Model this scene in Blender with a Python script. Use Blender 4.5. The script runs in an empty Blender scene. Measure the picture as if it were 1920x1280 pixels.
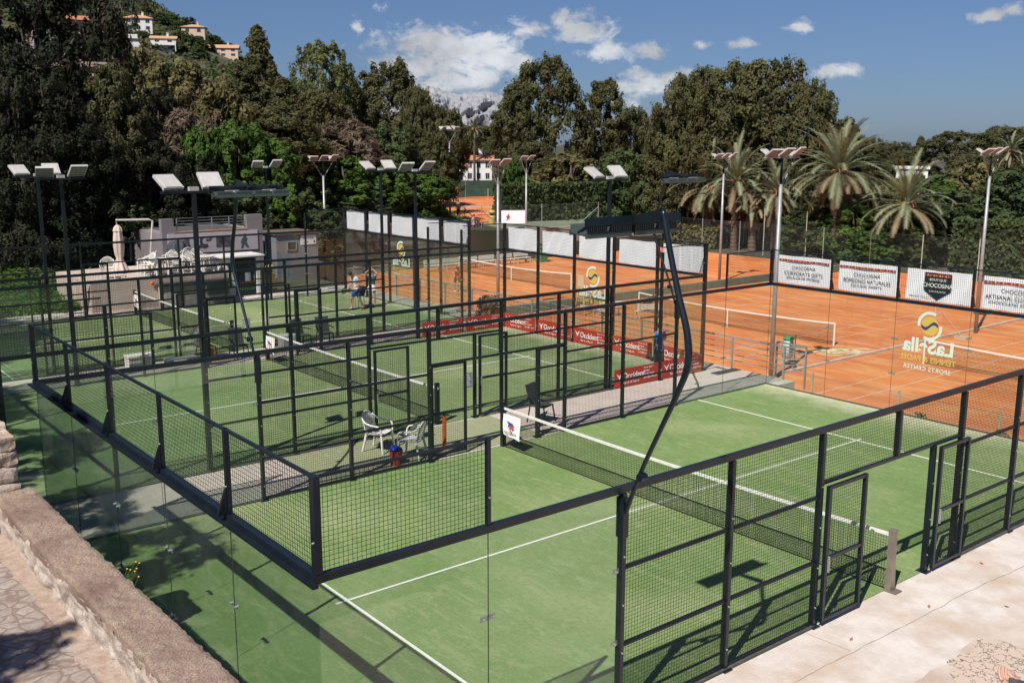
import bpy, math, random
import numpy as np
from mathutils import Vector, Matrix, noise
rad = math.radians
sc = bpy.context.scene
COL = sc.collection

# ---------------------------------------------------------------- camera
cd = bpy.data.cameras.new('camera'); cam = bpy.data.objects.new('camera', cd); COL.objects.link(cam)
cam.location = (-4.086, -7.994, 6.975)
cam.rotation_euler = (rad(90-11.09), rad(-0.09), rad(51.31-90))
cd.sensor_width = 36; cd.lens = 35.38; cd.clip_start = 0.1; cd.clip_end = 9000
sc.camera = cam
# ---------------------------------------------------------------- sun, sky, exposure
SUN = Vector((-0.75, -0.31, 1.0)).normalized()          # towards the sun
EL = math.asin(SUN.z); AZ = math.atan2(SUN.y, SUN.x)
sl = bpy.data.lights.new('sun', 'SUN'); so = bpy.data.objects.new('sun', sl); COL.objects.link(so)
sl.energy = 4.8; sl.angle = rad(0.53); sl.color = (1.0, 0.94, 0.86)
so.rotation_euler = SUN.to_track_quat('Z', 'Y').to_euler()
sc.view_settings.view_transform = 'Standard'; sc.view_settings.look = 'None'
sc.view_settings.exposure = 0.4; sc.view_settings.gamma = 1.0
sc.render.engine = 'CYCLES'
sc.cycles.transparent_max_bounces = 24; sc.cycles.max_bounces = 6; sc.cycles.diffuse_bounces = 2
sc.cycles.use_denoising = True

world = bpy.data.worlds.new('World'); sc.world = world; world.use_nodes = True
nt = world.node_tree; nt.nodes.clear()
def nd(t, **k):
    n = nt.nodes.new(t)
    for a, b in k.items(): setattr(n, a, b)
    return n
def mth(op, a, b=None, c=None, clamp=False):
    n = nd('ShaderNodeMath', operation=op); n.use_clamp = clamp
    for i, v in enumerate((a, b, c)):
        if v is None: continue
        if isinstance(v, (int, float)): n.inputs[i].default_value = v
        else: nt.links.new(v, n.inputs[i])
    return n.outputs[0]
sky = nd('ShaderNodeTexSky', sky_type='NISHITA'); sky.sun_disc = False
sky.sun_elevation = EL; sky.sun_rotation = math.pi/2 - AZ
sky.air_density = 1.0; sky.dust_density = 0.5; sky.ozone_density = 3.0; sky.altitude = 100
tc = nd('ShaderNodeTexCoord'); sep = nd('ShaderNodeSeparateXYZ'); nt.links.new(tc.outputs['Generated'], sep.inputs[0])
az = mth('ARCTAN2', sep.outputs[1], sep.outputs[0]); el = mth('ARCSINE', sep.outputs[2])
def ntex(scale, detail, rough, dist=0.0):
    mp = nd('ShaderNodeMapping'); mp.inputs['Scale'].default_value = (1, 1, 1.6)
    nt.links.new(tc.outputs['Generated'], mp.inputs[0])
    n = nd('ShaderNodeTexNoise'); n.inputs['Scale'].default_value = scale; n.inputs['Detail'].default_value = detail
    n.inputs['Roughness'].default_value = rough; n.inputs['Distortion'].default_value = dist
    nt.links.new(mp.outputs[0], n.inputs['Vector']); return n.outputs[0]
n1 = ntex(26, 10, 0.66, 0.6); n2 = ntex(60, 7, 0.65, .4)
# cumulus banks: azimuth, elevation (degrees), half widths, strength
CL = [(54.9,5.1,3.6,1.15,1.0),(54.2,3.4,3.0,.9,.8),(56.5,4.2,2.6,.9,.95),(58.0,3.9,1.6,.6,.8),(52.6,4.6,2.2,.8,.85),(55.3,3.0,2.6,.55,.65),
      (50.3,6.1,1.0,.5,.75),(47.6,6.2,1.35,.75,1.0),(48.6,6.6,.7,.5,.7),(46.2,4.9,1.5,.45,.6),(43.8,5.0,.8,.35,.55),(59.7,6.2,.35,.4,.7),(58.6,5.9,.5,.25,.55),(58.3,7.2,.3,.22,.5),
      (43.6,3.2,1.9,.55,.95),(42.7,3.5,1.1,.45,.85),(44.5,3.6,.8,.4,.7),(41.0,2.9,1.0,.4,.7),(38.8,5.3,.8,.28,.7),(41.0,5.2,.55,.3,.55),(34.0,3.8,1.3,.32,.7),(36.0,6.1,.5,.25,.5),
      (26.8,6.2,.8,.25,.75),(25.7,6.4,.5,.22,.6),(51.2,4.0,.5,.3,.5),(60.5,5.2,.35,.3,.5),(45.2,2.2,1.2,.3,.45),(53.0,2.4,1.6,.4,.5)]
acc = None
nz = mth('MULTIPLY_ADD', n1, 3.0, -1.5); nz2 = mth('MULTIPLY_ADD', n2, 1.5, -0.75)
for a, e, sa, se, st in CL:
    u = mth('MULTIPLY', mth('SUBTRACT', az, rad(a)), 1/rad(sa)); v = mth('MULTIPLY', mth('SUBTRACT', el, rad(e)), 1/rad(se))
    d = mth('SQRT', mth('ADD', mth('MULTIPLY', u, u), mth('MULTIPLY', v, v)))
    m = mth('MULTIPLY', mth('SUBTRACT', 1.32, d), st)
    acc = m if acc is None else mth('MAXIMUM', acc, m)
dens = mth('ADD', acc, mth('ADD', nz, nz2))
cov = nd('ShaderNodeMapRange', interpolation_type='SMOOTHSTEP'); nt.links.new(dens, cov.inputs[0])
cov.inputs[1].default_value = -0.02; cov.inputs[2].default_value = .85; cov.inputs[4].default_value = 0.92
# other side of the sky, never in the picture: loose fair weather cloud
away = nd('ShaderNodeMapRange'); nt.links.new(n1, away.inputs[0]); away.inputs[1].default_value = .56; away.inputs[2].default_value = .8; away.inputs[4].default_value = .5
cn = ntex(12, 6, 0.6)
cr = nd('ShaderNodeMapRange'); nt.links.new(cn, cr.inputs[0]); cr.inputs[1].default_value = .35; cr.inputs[2].default_value = .65
cr.inputs[3].default_value = 0.42; cr.inputs[4].default_value = 0.80
cc = nd('ShaderNodeCombineColor'); nt.links.new(mth('MULTIPLY', cr.outputs[0], .92), cc.inputs[0]); nt.links.new(mth('MULTIPLY', cr.outputs[0], .95), cc.inputs[1]); nt.links.new(cr.outputs[0], cc.inputs[2])
hs = nd('ShaderNodeHueSaturation'); hs.inputs['Saturation'].default_value = 0.80; nt.links.new(sky.outputs[0], hs.inputs['Color'])
b1 = nd('ShaderNodeBackground'); tn = nd('ShaderNodeMix', data_type='RGBA', blend_type='MULTIPLY'); tn.inputs[0].default_value = 1.0; nt.links.new(hs.outputs[0], tn.inputs[6]); tn.inputs[7].default_value = (.50, .66, .98, 1)
nt.links.new(tn.outputs[2], b1.inputs[0]); b1.inputs[1].default_value = 0.052
b2 = nd('ShaderNodeBackground'); nt.links.new(cc.outputs[0], b2.inputs[0]); b2.inputs[1].default_value = 0.8
mx = nd('ShaderNodeMixShader'); nt.links.new(cov.outputs[0], mx.inputs[0]); nt.links.new(b1.outputs[0], mx.inputs[1]); nt.links.new(b2.outputs[0], mx.inputs[2])
wo = nd('ShaderNodeOutputWorld'); nt.links.new(mx.outputs[0], wo.inputs[0])

# ---------------------------------------------------------------- materials
MATS = {}
def mat(name, c1, c2=None, scale=4.0, rough=.7, bump=0.0, bscale=None, metal=0.0, lo=.35, hi=.65, detail=5, island=0.0, c3=None, s3=1.0, stretch=None, spec=None, trans=0.0):
    if name in MATS: return MATS[name]
    m = bpy.data.materials.new(name); m.use_nodes = True; t = m.node_tree; b = t.nodes['Principled BSDF']
    b.inputs['Roughness'].default_value = rough; b.inputs['Metallic'].default_value = metal
    if spec is not None: b.inputs['Specular IOR Level'].default_value = spec
    L = t.links.new; N = t.nodes.new
    col = None
    co = N('ShaderNodeTexCoord'); vec = co.outputs['Object']
    if stretch:
        mp = N('ShaderNodeMapping'); mp.inputs['Scale'].default_value = stretch; L(vec, mp.inputs[0]); vec = mp.outputs[0]
    def nz(s, d=5):
        n = N('ShaderNodeTexNoise'); n.inputs['Scale'].default_value = s; n.inputs['Detail'].default_value = d; n.inputs['Roughness'].default_value = .6
        L(vec, n.inputs['Vector']); return n.outputs[0]
    if c2 is not None:
        r = N('ShaderNodeMapRange'); L(nz(scale, detail), r.inputs[0]); r.inputs[1].default_value = lo; r.inputs[2].default_value = hi
        x = N('ShaderNodeMix'); x.data_type = 'RGBA'; L(r.outputs[0], x.inputs[0]); x.inputs[6].default_value = (*c1, 1); x.inputs[7].default_value = (*c2, 1); col = x.outputs[2]
    if c3 is not None:
        r = N('ShaderNodeMapRange'); L(nz(s3, 4), r.inputs[0]); r.inputs[1].default_value = .45; r.inputs[2].default_value = .68
        x = N('ShaderNodeMix'); x.data_type = 'RGBA'; L(r.outputs[0], x.inputs[0]); L(col, x.inputs[6]); x.inputs[7].default_value = (*c3, 1); col = x.outputs[2]
    if island:
        g = N('ShaderNodeNewGeometry'); mr = N('ShaderNodeMapRange'); L(g.outputs['Random Per Island'], mr.inputs[0])
        mr.inputs[3].default_value = 1-island; mr.inputs[4].default_value = 1+island
        h = N('ShaderNodeHueSaturation'); L(mr.outputs[0], h.inputs['Value'])
        mr2 = N('ShaderNodeMapRange'); L(g.outputs['Random Per Island'], mr2.inputs[0]); mr2.inputs[3].default_value = .485; mr2.inputs[4].default_value = .515
        L(mr2.outputs[0], h.inputs['Hue'])
        if col is None: h.inputs['Color'].default_value = (*c1, 1)
        else: L(col, h.inputs['Color'])
        col = h.outputs[0]
    if col is None: b.inputs['Base Color'].default_value = (*c1, 1)
    else: L(col, b.inputs['Base Color'])
    if bump:
        bn = N('ShaderNodeBump'); bn.inputs['Strength'].default_value = bump; bn.inputs['Distance'].default_value = .02
        L(nz(bscale or scale*4, 6), bn.inputs['Height']); L(bn.outputs[0], b.inputs['Normal'])
    if trans:
        tr = N('ShaderNodeBsdfTranslucent'); mxs = N('ShaderNodeMixShader'); mxs.inputs[0].default_value = trans
        if col is None: tr.inputs[0].default_value = (*c1, 1)
        else: L(col, tr.inputs[0])
        L(b.outputs[0], mxs.inputs[1]); L(tr.outputs[0], mxs.inputs[2]); L(mxs.outputs[0], t.nodes['Material Output'].inputs[0])
    MATS[name] = m; return m
def glassmat():
    m = bpy.data.materials.new('tempered_glass'); m.use_nodes = True; t = m.node_tree; t.nodes.clear(); N = t.nodes.new; L = t.links.new
    tr = N('ShaderNodeBsdfTransparent'); tr.inputs[0].default_value = (.93, .965, .945, 1)
    gl = N('ShaderNodeBsdfGlossy'); gl.inputs['Roughness'].default_value = 0.005; gl.inputs[0].default_value = (.9, .95, .93, 1)
    ge = N('ShaderNodeNewGeometry'); dp = N('ShaderNodeVectorMath'); dp.operation = 'DOT_PRODUCT'; L(ge.outputs['Incoming'], dp.inputs[0]); L(ge.outputs['Normal'], dp.inputs[1])
    def mm(op, a, b):
        q = N('ShaderNodeMath'); q.operation = op
        for i_, v_ in enumerate((a, b)):
            if isinstance(v_, (int, float)): q.inputs[i_].default_value = v_
            elif v_ is not None: L(v_, q.inputs[i_])
        return q.outputs[0]
    fr = mm('MULTIPLY_ADD', mm('POWER', mm('SUBTRACT', 1.0, mm('ABSOLUTE', dp.outputs['Value'], None)), 5.0), .94)   # Schlick reflectance of one face
    fr.node.inputs[2].default_value = .04
    mx = N('ShaderNodeMixShader'); L(fr, mx.inputs[0]); L(tr.outputs[0], mx.inputs[1]); L(gl.outputs[0], mx.inputs[2])
    df = N('ShaderNodeBsdfDiffuse'); df.inputs[0].default_value = (.6, .62, .58, 1)
    n = N('ShaderNodeTexNoise'); n.inputs['Scale'].default_value = 1.6; n.inputs['Detail'].default_value = 6
    co = N('ShaderNodeTexCoord'); L(co.outputs['Object'], n.inputs['Vector'])
    mr = N('ShaderNodeMapRange'); L(n.outputs[0], mr.inputs[0]); mr.inputs[1].default_value = .35; mr.inputs[2].default_value = .75; mr.inputs[3].default_value = .003; mr.inputs[4].default_value = .02
    m2 = N('ShaderNodeMixShader'); L(mr.outputs[0], m2.inputs[0]); L(mx.outputs[0], m2.inputs[1]); L(df.outputs[0], m2.inputs[2])
    o = N('ShaderNodeOutputMaterial'); L(m2.outputs[0], o.inputs[0]); return m
GLASS = glassmat()
STEEL = mat('charcoal_steel', (.0060, .0100, .015), (.010, .0155, .021), 3, rough=.34, spec=.5)
WIRE = mat('wire', (.010, .013, .015), rough=.5, spec=.3)
GALV = mat('galvanised', (.36, .38, .39), (.27, .29, .3), 6, rough=.45, metal=.3)
WHITE = mat('white_paint', (.78, .77, .75), (.68, .67, .64), 3, rough=.55)
PLASTW = mat('white_plastic', (.74, .73, .69), (.66, .65, .6), 8, rough=.4)
INOX = mat('inox', (.5, .46, .4), (.4, .37, .33), 3, rough=.35, metal=.7)
BLACK = mat('black_plastic', (.012, .012, .014), rough=.5)
NET = mat('net_cord', (.008, .010, .009), rough=.8)

# ---------------------------------------------------------------- mesh helpers
OFF = {}
class M:
    def __init__(s): s.v = []; s.f = []
    def add(s, vs, fs):
        n = len(s.v); s.v.extend(tuple(v) for v in vs); s.f.extend(tuple(i+n for i in f) for f in fs); return s
    def box(s, x0, y0, z0, x1, y1, z1):
        return s.add([(x0,y0,z0),(x1,y0,z0),(x1,y1,z0),(x0,y1,z0),(x0,y0,z1),(x1,y0,z1),(x1,y1,z1),(x0,y1,z1)],
                     [(0,3,2,1),(4,5,6,7),(0,1,5,4),(1,2,6,5),(2,3,7,6),(3,0,4,7)])
    def obox(s, c, X, Y, Z):          # centre and three half vectors
        c = Vector(c); X = Vector(X); Y = Vector(Y); Z = Vector(Z)
        vs = [c+sx*X+sy*Y+sz*Z for sz in (-1,1) for sx, sy in ((-1,-1),(1,-1),(1,1),(-1,1))]
        return s.add(vs, [(0,3,2,1),(4,5,6,7),(0,1,5,4),(1,2,6,5),(2,3,7,6),(3,0,4,7)])
    def bar(s, p, q, w, h=None, up=(0,0,1), caps=True):
        p = Vector(p); q = Vector(q); d = (q-p).normalized(); up = Vector(up)
        if abs(d.dot(up)) > .98: up = Vector((1,0,0))
        a = d.cross(up).normalized()*w/2; b = a.cross(d).normalized()*(h or w)/2
        vs = [p-a-b,p+a-b,p+a+b,p-a+b,q-a-b,q+a-b,q+a+b,q-a+b]
        fs = [(0,1,5,4),(1,2,6,5),(2,3,7,6),(3,0,4,7)]
        if caps: fs += [(0,3,2,1),(4,5,6,7)]
        return s.add(vs, fs)
    def tube(s, pts, r, n=8, cap=True):
        pts = [Vector(p) for p in pts]; k = len(pts)
        rs = r if isinstance(r, (list, tuple)) else [r]*k
        vs = []; prev = None
        for i, p in enumerate(pts):
            d = (pts[min(i+1,k-1)]-pts[max(i-1,0)]).normalized()
            if prev is None: a = d.orthogonal().normalized()
            else: a = (prev-d*prev.dot(d)).normalized()
            prev = a; b = d.cross(a)
            for j in range(n):
                t = 2*math.pi*j/n; vs.append(p+(a*math.cos(t)+b*math.sin(t))*rs[i])
        fs = [(i*n+j, i*n+(j+1)%n, (i+1)*n+(j+1)%n, (i+1)*n+j) for i in range(k-1) for j in range(n)]
        if cap: fs += [tuple(range(n-1,-1,-1)), tuple((k-1)*n+j for j in range(n))]
        return s.add(vs, fs)
    def lathe(s, c, prof, n=16):       # prof: (r, z)
        c = Vector(c); vs = [c+Vector((r*math.cos(2*math.pi*j/n), r*math.sin(2*math.pi*j/n), z)) for r, z in prof for j in range(n)]
        k = len(prof); fs = [(i*n+j, i*n+(j+1)%n, (i+1)*n+(j+1)%n, (i+1)*n+j) for i in range(k-1) for j in range(n)]
        fs += [tuple(range(n-1,-1,-1)), tuple((k-1)*n+j for j in range(n))]
        return s.add(vs, fs)
    def prism(s, poly, vec):
        vec = Vector(vec); n = len(poly); vs = [Vector(p) for p in poly]; vs += [v+vec for v in vs]
        return s.add(vs, [tuple(range(n-1,-1,-1)), tuple(range(n,2*n))]+[(i,(i+1)%n,n+(i+1)%n,n+i) for i in range(n)])
    def ball(s, c, r, n=10, sq=(1,1,1)):
        prof = [(max(1e-4, math.sin(math.pi*i/n)), -math.cos(math.pi*i/n)) for i in range(n+1)]
        m = 2*n; vs = [(c[0]+p*math.cos(2*math.pi*j/m)*r*sq[0], c[1]+p*math.sin(2*math.pi*j/m)*r*sq[1], c[2]+z*r*sq[2]) for p, z in prof for j in range(m)]
        return s.add(vs, [(i*m+j, i*m+(j+1)%m, (i+1)*m+(j+1)%m, (i+1)*m+j) for i in range(n) for j in range(m)])
    def wires(s, p, u, v, w, h, sp=.05, t=.0042):   # welded mesh in the plane u, v
        p = Vector(p); u = Vector(u); v = Vector(v)
        k = max(1, round(w/sp))
        for i in range(1, k): s.bar(p+u*(w*i/k), p+u*(w*i/k)+v*h, t, caps=False)
        k = max(1, round(h/sp))
        for i in range(1, k): s.bar(p+v*(h*i/k), p+v*(h*i/k)+u*w, t, caps=False)
        return s
    def build(s, name, m, parent=None, smooth=False, label=None, world=True):
        me = bpy.data.meshes.new(name); o = bpy.data.objects.new(name, me)
        off = OFF.get(parent.name, Vector()) if (parent and world) else Vector()
        vs = s.v if off.length == 0 else [(x-off.x, y-off.y, z-off.z) for x, y, z in s.v]
        me.from_pydata(vs, [], s.f); me.materials.append(m)
        if smooth: me.polygons.foreach_set('use_smooth', [True]*len(me.polygons))
        me.update(); COL.objects.link(o)
        if parent: o.parent = parent; OFF[o.name] = off
        if label: o['label'] = label
        return o
def thing(name, label, cat, loc=(0,0,0), rz=0, group=None, s=1.0):
    o = bpy.data.objects.new(name, None); COL.objects.link(o); o.empty_display_size = .2
    o.location = loc; o.rotation_euler = (0,0,rz); o['label'] = label; o['category'] = cat
    if s != 1: o.scale = (s,)*3 if isinstance(s, (int, float)) else s
    if group: o['group'] = group
    OFF[o.name] = Vector(loc); return o
def tag(o, label=None, cat=None, group=None, kind=None):
    for k, v in (('label', label), ('category', cat), ('group', group), ('kind', kind)):
        if v: o[k] = v
    return o
def dup(o, loc=None, rz=0, label=None, s=None, parent=None, group=None):
    c = o.copy(); COL.objects.link(c)
    if parent: c.parent = parent
    else:
        c.location = loc; c.rotation_euler = (0,0,rz)
        if s is not None: c.scale = (s,)*3 if isinstance(s, (int, float)) else s
        if label: c['label'] = label
        if group: c['group'] = group
    for ch in list(o.children): dup(ch, parent=c)
    return c
def text(name, body, size, m, parent, pos, xd, up, align='CENTER', bold=0.0, sx=1.0, ext=.0012, space=1.0):
    cu = bpy.data.curves.new(name, 'FONT'); cu.body = body; cu.size = size; cu.align_x = align; cu.extrude = ext; cu.offset = bold; cu.space_character = space
    cu.materials.append(m); o = bpy.data.objects.new(name, cu); COL.objects.link(o)
    xd = Vector(xd).normalized(); up = Vector(up).normalized(); n = xd.cross(up)
    off = OFF.get(parent.name, Vector())
    mt = Matrix((xd*sx, up, n)).transposed().to_4x4(); mt.translation = Vector(pos)-off
    me = bpy.data.meshes.new_from_object(o); me.transform(mt); bpy.data.objects.remove(o); bpy.data.curves.remove(cu)
    if not me.materials: me.materials.append(m)
    o = bpy.data.objects.new(name, me); COL.objects.link(o); o.parent = parent; return o
def sheet(name, x0, y0, x1, y1, z, m, kind='structure'):
    o = M().add([(x0,y0,z),(x1,y0,z),(x1,y1,z),(x0,y1,z)], [(0,1,2,3)]).build(name, m); o['kind'] = kind; return o
def sstep(a, b, x):
    t = min(1, max(0, (x-a)/(b-a))); return t*t*(3-2*t)
# ---------------------------------------------------------------- lie of the land
def T(x, y):
    if (20.2 if y < 9.7 else 21.0 if y < 44 else 25.0) < x < 66 and y < 57: z = -2.5
    elif x <= 21.0 and y < 36.5: z = -0.25
    else: z = 0.0
    if x <= -1.7 and y < 26: z = 2.2
    if x >= 66: z = -2.5+2.5*sstep(75, 120, x)
    if y > 36.5 and not (x > (21.0 if y < 44 else 25.0) and y < 57):                                        # wooded bank behind the courts, higher to the left
        k = sstep(38, 60, y)*(1-sstep(8, 46, x-(y-40)*.28))
        z += k*(2.5+5.0*sstep(45, 95, y))
    if x < -3 and y > 8: z = max(z, sstep(3, 14, -x)*4)
    dx, dy = x+4.1, y+8.0; r = math.hypot(dx, dy)      # the mountain shoulder with the villas
    a = math.radians(82); u = dx*math.cos(a)+dy*math.sin(a); w = dx*math.sin(a)-dy*math.cos(a)
    if u > 60: z += 121*math.exp(-(w*w)/(2*122*122))*sstep(200, 640, u)*(1+.06*math.sin(w*.06+1)+.03*math.sin(u*.11))
    return z
# ---------------------------------------------------------------- terrain
def axis(marks):
    out = []
    for (a, b, st) in marks:
        n = max(1, round((b-a)/st)); out += [a+(b-a)*i/n for i in range(n)]
    return out+[marks[-1][1]]
xs = axis([(-700,-60,40),(-60,-12,6),(-12,-1.75,1.7),(-1.75,-1.65,.1),(-1.65,20.15,3),(20.15,20.25,.1),(20.25,20.95,.7),(20.95,21.05,.1),(21.05,24.95,2),(24.95,25.05,.1),(25.05,65.95,5),(65.95,66.05,.1),(66.05,120,5),(120,420,10),(420,1500,60),(1500,5000,500)])
ys = axis([(-600,-60,60),(-60,-12,6),(-12,7.95,4),(7.95,8.05,.1),(8.05,9.65,1.6),(9.65,9.75,.1),(9.75,36.45,4),(36.45,36.55,.1),(36.55,43.95,3),(43.95,44.05,.1),(44.05,56.95,3),(56.95,57.05,.1),(57.05,120,4),(120,700,10),(700,5000,400)])
V = [(x, y, T(x, y)-.05) for y in ys for x in xs]; nx = len(xs)
F = [(j*nx+i, j*nx+i+1, (j+1)*nx+i+1, (j+1)*nx+i) for j in range(len(ys)-1) for i in range(nx-1)]
EARTH = mat('dry_earth', (.055, .05, .03), (.10, .085, .055), .25, rough=.95, bump=.6, bscale=3, c3=(.03, .042, .018), s3=.12)
g = M().add(V, F).build('ground', EARTH, smooth=False); g['kind'] = 'structure'
# distant limestone mountain
def ridge(name, x0, y0, x1, y1, prof, depth, m, nseg=220, rows=26):
    vs = []; d = Vector((x1-x0, y1-y0, 0)); n = Vector((-d.y, d.x, 0)).normalized()
    for j in range(rows):
        t = j/(rows-1)
        for i in range(nseg):
            s = i/(nseg-1); h = prof(s)
            p = Vector((x0, y0, 0))+d*s
            k = noise.fractal(Vector((s*12, t*5, 3)), .9, 2.1, 7)
            out = (1-t)*depth*(1+.45*k)
            z = h*(t**.8)+h*.10*k*math.sin(math.pi*min(1, t*.98))+(5*noise.fractal(Vector((s*60, 0, 1)), 1, 2, 4) if j == rows-1 else 0)
            vs.append(tuple(p-n*out+Vector((0, 0, z-8))))
    fs = [(j*nseg+i, j*nseg+i+1, (j+1)*nseg+i+1, (j+1)*nseg+i) for j in range(rows-1) for i in range(nseg-1)]
    o = M().add(vs, fs).build(name, m, smooth=False); o['kind'] = 'structure'; return o
ROCK = mat('limestone', (.31, .31, .34), (.23, .24, .27), .03, rough=.95, c3=(.20, .21, .215), s3=.035, detail=10)
def mprof(s):
    return 190+46*math.exp(-((s-.36)/.06)**2)*1.0+44*math.exp(-((s-.64)/.09)**2)+20*math.exp(-((s-.47)/.03)**2)-20
ridge('distant_mountain', 1830, 3260, 2440, 2900, lambda s: 40+155*math.sin(math.pi*min(1,max(0,s)))**.35+28*math.exp(-((s-.40)/.13)**2)-6*math.exp(-((s-.58)/.05)**2)+26*math.exp(-((s-.78)/.12)**2), 420, ROCK)
# rock crown on the near mountain shoulder
GREYROCK = mat('grey_rock', (.16, .13, .115), (.09, .075, .065), .3, rough=.95, bump=.8, bscale=1.5)

# ---------------------------------------------------------------- court levels and floors
CONC = mat('pale_concrete', (.61, .56, .52), (.50, .44, .39), 2.2, rough=.85, bump=.4, bscale=60, c3=(.47, .37, .29), s3=.9, lo=.42, hi=.68, detail=12)
CONC2 = mat('walkway_concrete', (.50, .44, .39), (.42, .35, .31), 1.8, rough=.85, bump=.2, bscale=40, lo=.3, hi=.7)
CLAY = mat('red_clay', (.60, .18, .048), (.49, .13, .032), .35, rough=.95, bump=.5, bscale=9, c3=(.66, .27, .10), s3=1.3, stretch=(1, .28, 1), detail=9, lo=.40, hi=.62)
CLAYF = CLAY
def turfmat(name, base, dark, sand, seed, wear=.55):
    m = bpy.data.materials.new(name); m.use_nodes = True; t = m.node_tree; b = t.nodes['Principled BSDF']; N = t.nodes.new; L = t.links.new
    b.inputs['Roughness'].default_value = .95; b.inputs['Specular IOR Level'].default_value = .12
    co = N('ShaderNodeTexCoord')
    def nz(s, st=(1,1,1), d=6, r=.6, dist=0):
        mp = N('ShaderNodeMapping'); mp.inputs['Scale'].default_value = st; mp.inputs['Location'].default_value = (seed, seed*2.3, 0); L(co.outputs['Object'], mp.inputs[0])
        n = N('ShaderNodeTexNoise'); n.inputs['Scale'].default_value = s; n.inputs['Detail'].default_value = d; n.inputs['Roughness'].default_value = r; n.inputs['Distortion'].default_value = dist
        L(mp.outputs[0], n.inputs['Vector']); return n.outputs[0]
    def mr(x, a, c, lo=0, hi=1, sm=False):
        r = N('ShaderNodeMapRange'); r.interpolation_type = 'SMOOTHSTEP' if sm else 'LINEAR'
        L(x, r.inputs[0]); r.inputs[1].default_value = a; r.inputs[2].default_value = c; r.inputs[3].default_value = lo; r.inputs[4].default_value = hi; return r.outputs[0]
    def mix(f, a, c):
        x = N('ShaderNodeMix'); x.data_type = 'RGBA'
        L(f, x.inputs[0])
        if isinstance(a, tuple): x.inputs[6].default_value = (*a, 1)
        else: L(a, x.inputs[6])
        if isinstance(c, tuple): x.inputs[7].default_value = (*c, 1)
        else: L(c, x.inputs[7])
        return x.outputs[2]
    c = mix(mr(nz(.35, (1, 1, 1), 4), .35, .65), base, dark)
    c = mix(mr(nz(.28, (1, .8, 1), 3, .5, .6), .48, .74, 0, wear*.8, True), c, sand)          # broad sandy wear
    c = mix(mr(nz(5.5, (1, .28, 1), 6, .7, .8), .50, .66, 0, wear*.62), c, sand)               # scuffs
    c = mix(mr(nz(4.2, (.28, 1, 1), 5, .7, 1.2), .60, .70, 0, .5), c, sand)
    c = mix(mr(nz(16, (1, .35, 1), 5, .75, .5), .52, .68, 0, .42), c, sand)
    c = mix(mr(nz(22, (.4, 1, 1), 4, .75), .50, .66, 0, .5), c, dark)
    c = mix(mr(nz(9, (1, .8, 1), 9, .82), .47, .60, 0, .55), c, dark)
    c = mix(mr(nz(14, (.8, 1, 1), 9, .85), .53, .64, 0, .5), c, sand)
    c = mix(mr(nz(90, (1, 1, 1), 2), .35, .65, 0, .45), c, dark)
    sp_ = N('ShaderNodeSeparateXYZ'); L(co.outputs['Object'], sp_.inputs[0])               # sand swept against the end walls
    def ma(op, *a):
        q = N('ShaderNodeMath'); q.operation = op
        for i_, v_ in enumerate(a):
            if isinstance(v_, (int, float)): q.inputs[i_].default_value = v_
            else: L(v_, q.inputs[i_])
        return q.outputs[0]
    ends = mr(ma('ABSOLUTE', ma('SUBTRACT', sp_.outputs[0], 9.9)), 8.2, 10.0)
    e2 = ma('MULTIPLY', mr(ma('ADD', ends, ma('MULTIPLY_ADD', nz(1.3, (1, 1, 1), 8, .7), 1.6, -.8)), .35, 1.15), ma('SUBTRACT', 1.0, ma('LESS_THAN', sp_.outputs[0], -.45)))
    c = mix(ma('MULTIPLY', e2, .8), c, (.46, .44, .31))
    L(c, b.inputs['Base Color'])
    bn = N('ShaderNodeBump'); bn.inputs['Strength'].default_value = .45; bn.inputs['Distance'].default_value = .01
    L(nz(170, (1, 1, 1), 2), bn.inputs['Height']); L(bn.outputs[0], b.inputs['Normal'])
    return m
TURF = turfmat('padel_turf', (.185, .262, .094), (.125, .205, .068), (.37, .39, .215), 1.7, .9)
TURF2 = turfmat('padel_turf_far', (.185, .245, .105), (.125, .19, .075), (.35, .36, .21), 9.1, .85)
TURFW = turfmat('worn_turf', (.27, .29, .18), (.22, .25, .14), (.40, .37, .26), 4.4, .8)
LINE = mat('line_paint', (.74, .74, .70), (.60, .62, .56), 20, rough=.8)
b = M(); b.box(-1.32, 9.7, -3.0, 21.0, 36.5, -.012); b.box(-1.32, -14, -3.0, 20.14, 9.7, -.012); o = b.build('paving', CONC); o['kind'] = 'structure'
sheet('walkway', .02, 10.08, 20.98, 12.32, -.004, CONC2); sheet('walkway', 0.0, 22.5, 21.0, 24.2, -.004, CONC2)
sheet('walkway', 20.1, 12.32, 21.0, 22.5, -.004, CONC2); sheet('walkway', 19.8, 24.2, 21.0, 36.0, -.004, CONC2)
sheet('walkway_turf', 5.4, 10.10, 11.4, 12.30, .0, TURFW)
sheet('court_turf', 0, 0, 20, 10, 0.0, TURF); sheet('court_turf', -.1, 12.4, 19.9, 22.4, 0.0, TURF2); sheet('court_turf', -.4, 24.3, 19.6, 34.3, 0.0, TURF2)
sheet('alley_turf', -1.32, -8, -.03, 36.0, 0.0, TURF2)
sheet('clay_court', 20.3, -14, 65.5, 9.6, -2.446, CLAY); sheet('clay_court', 21.1, 9.6, 65.5, 43.9, -2.446, CLAY); sheet('clay_court', 25.1, 43.9, 65.5, 56.6, -2.446, CLAY)
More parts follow.
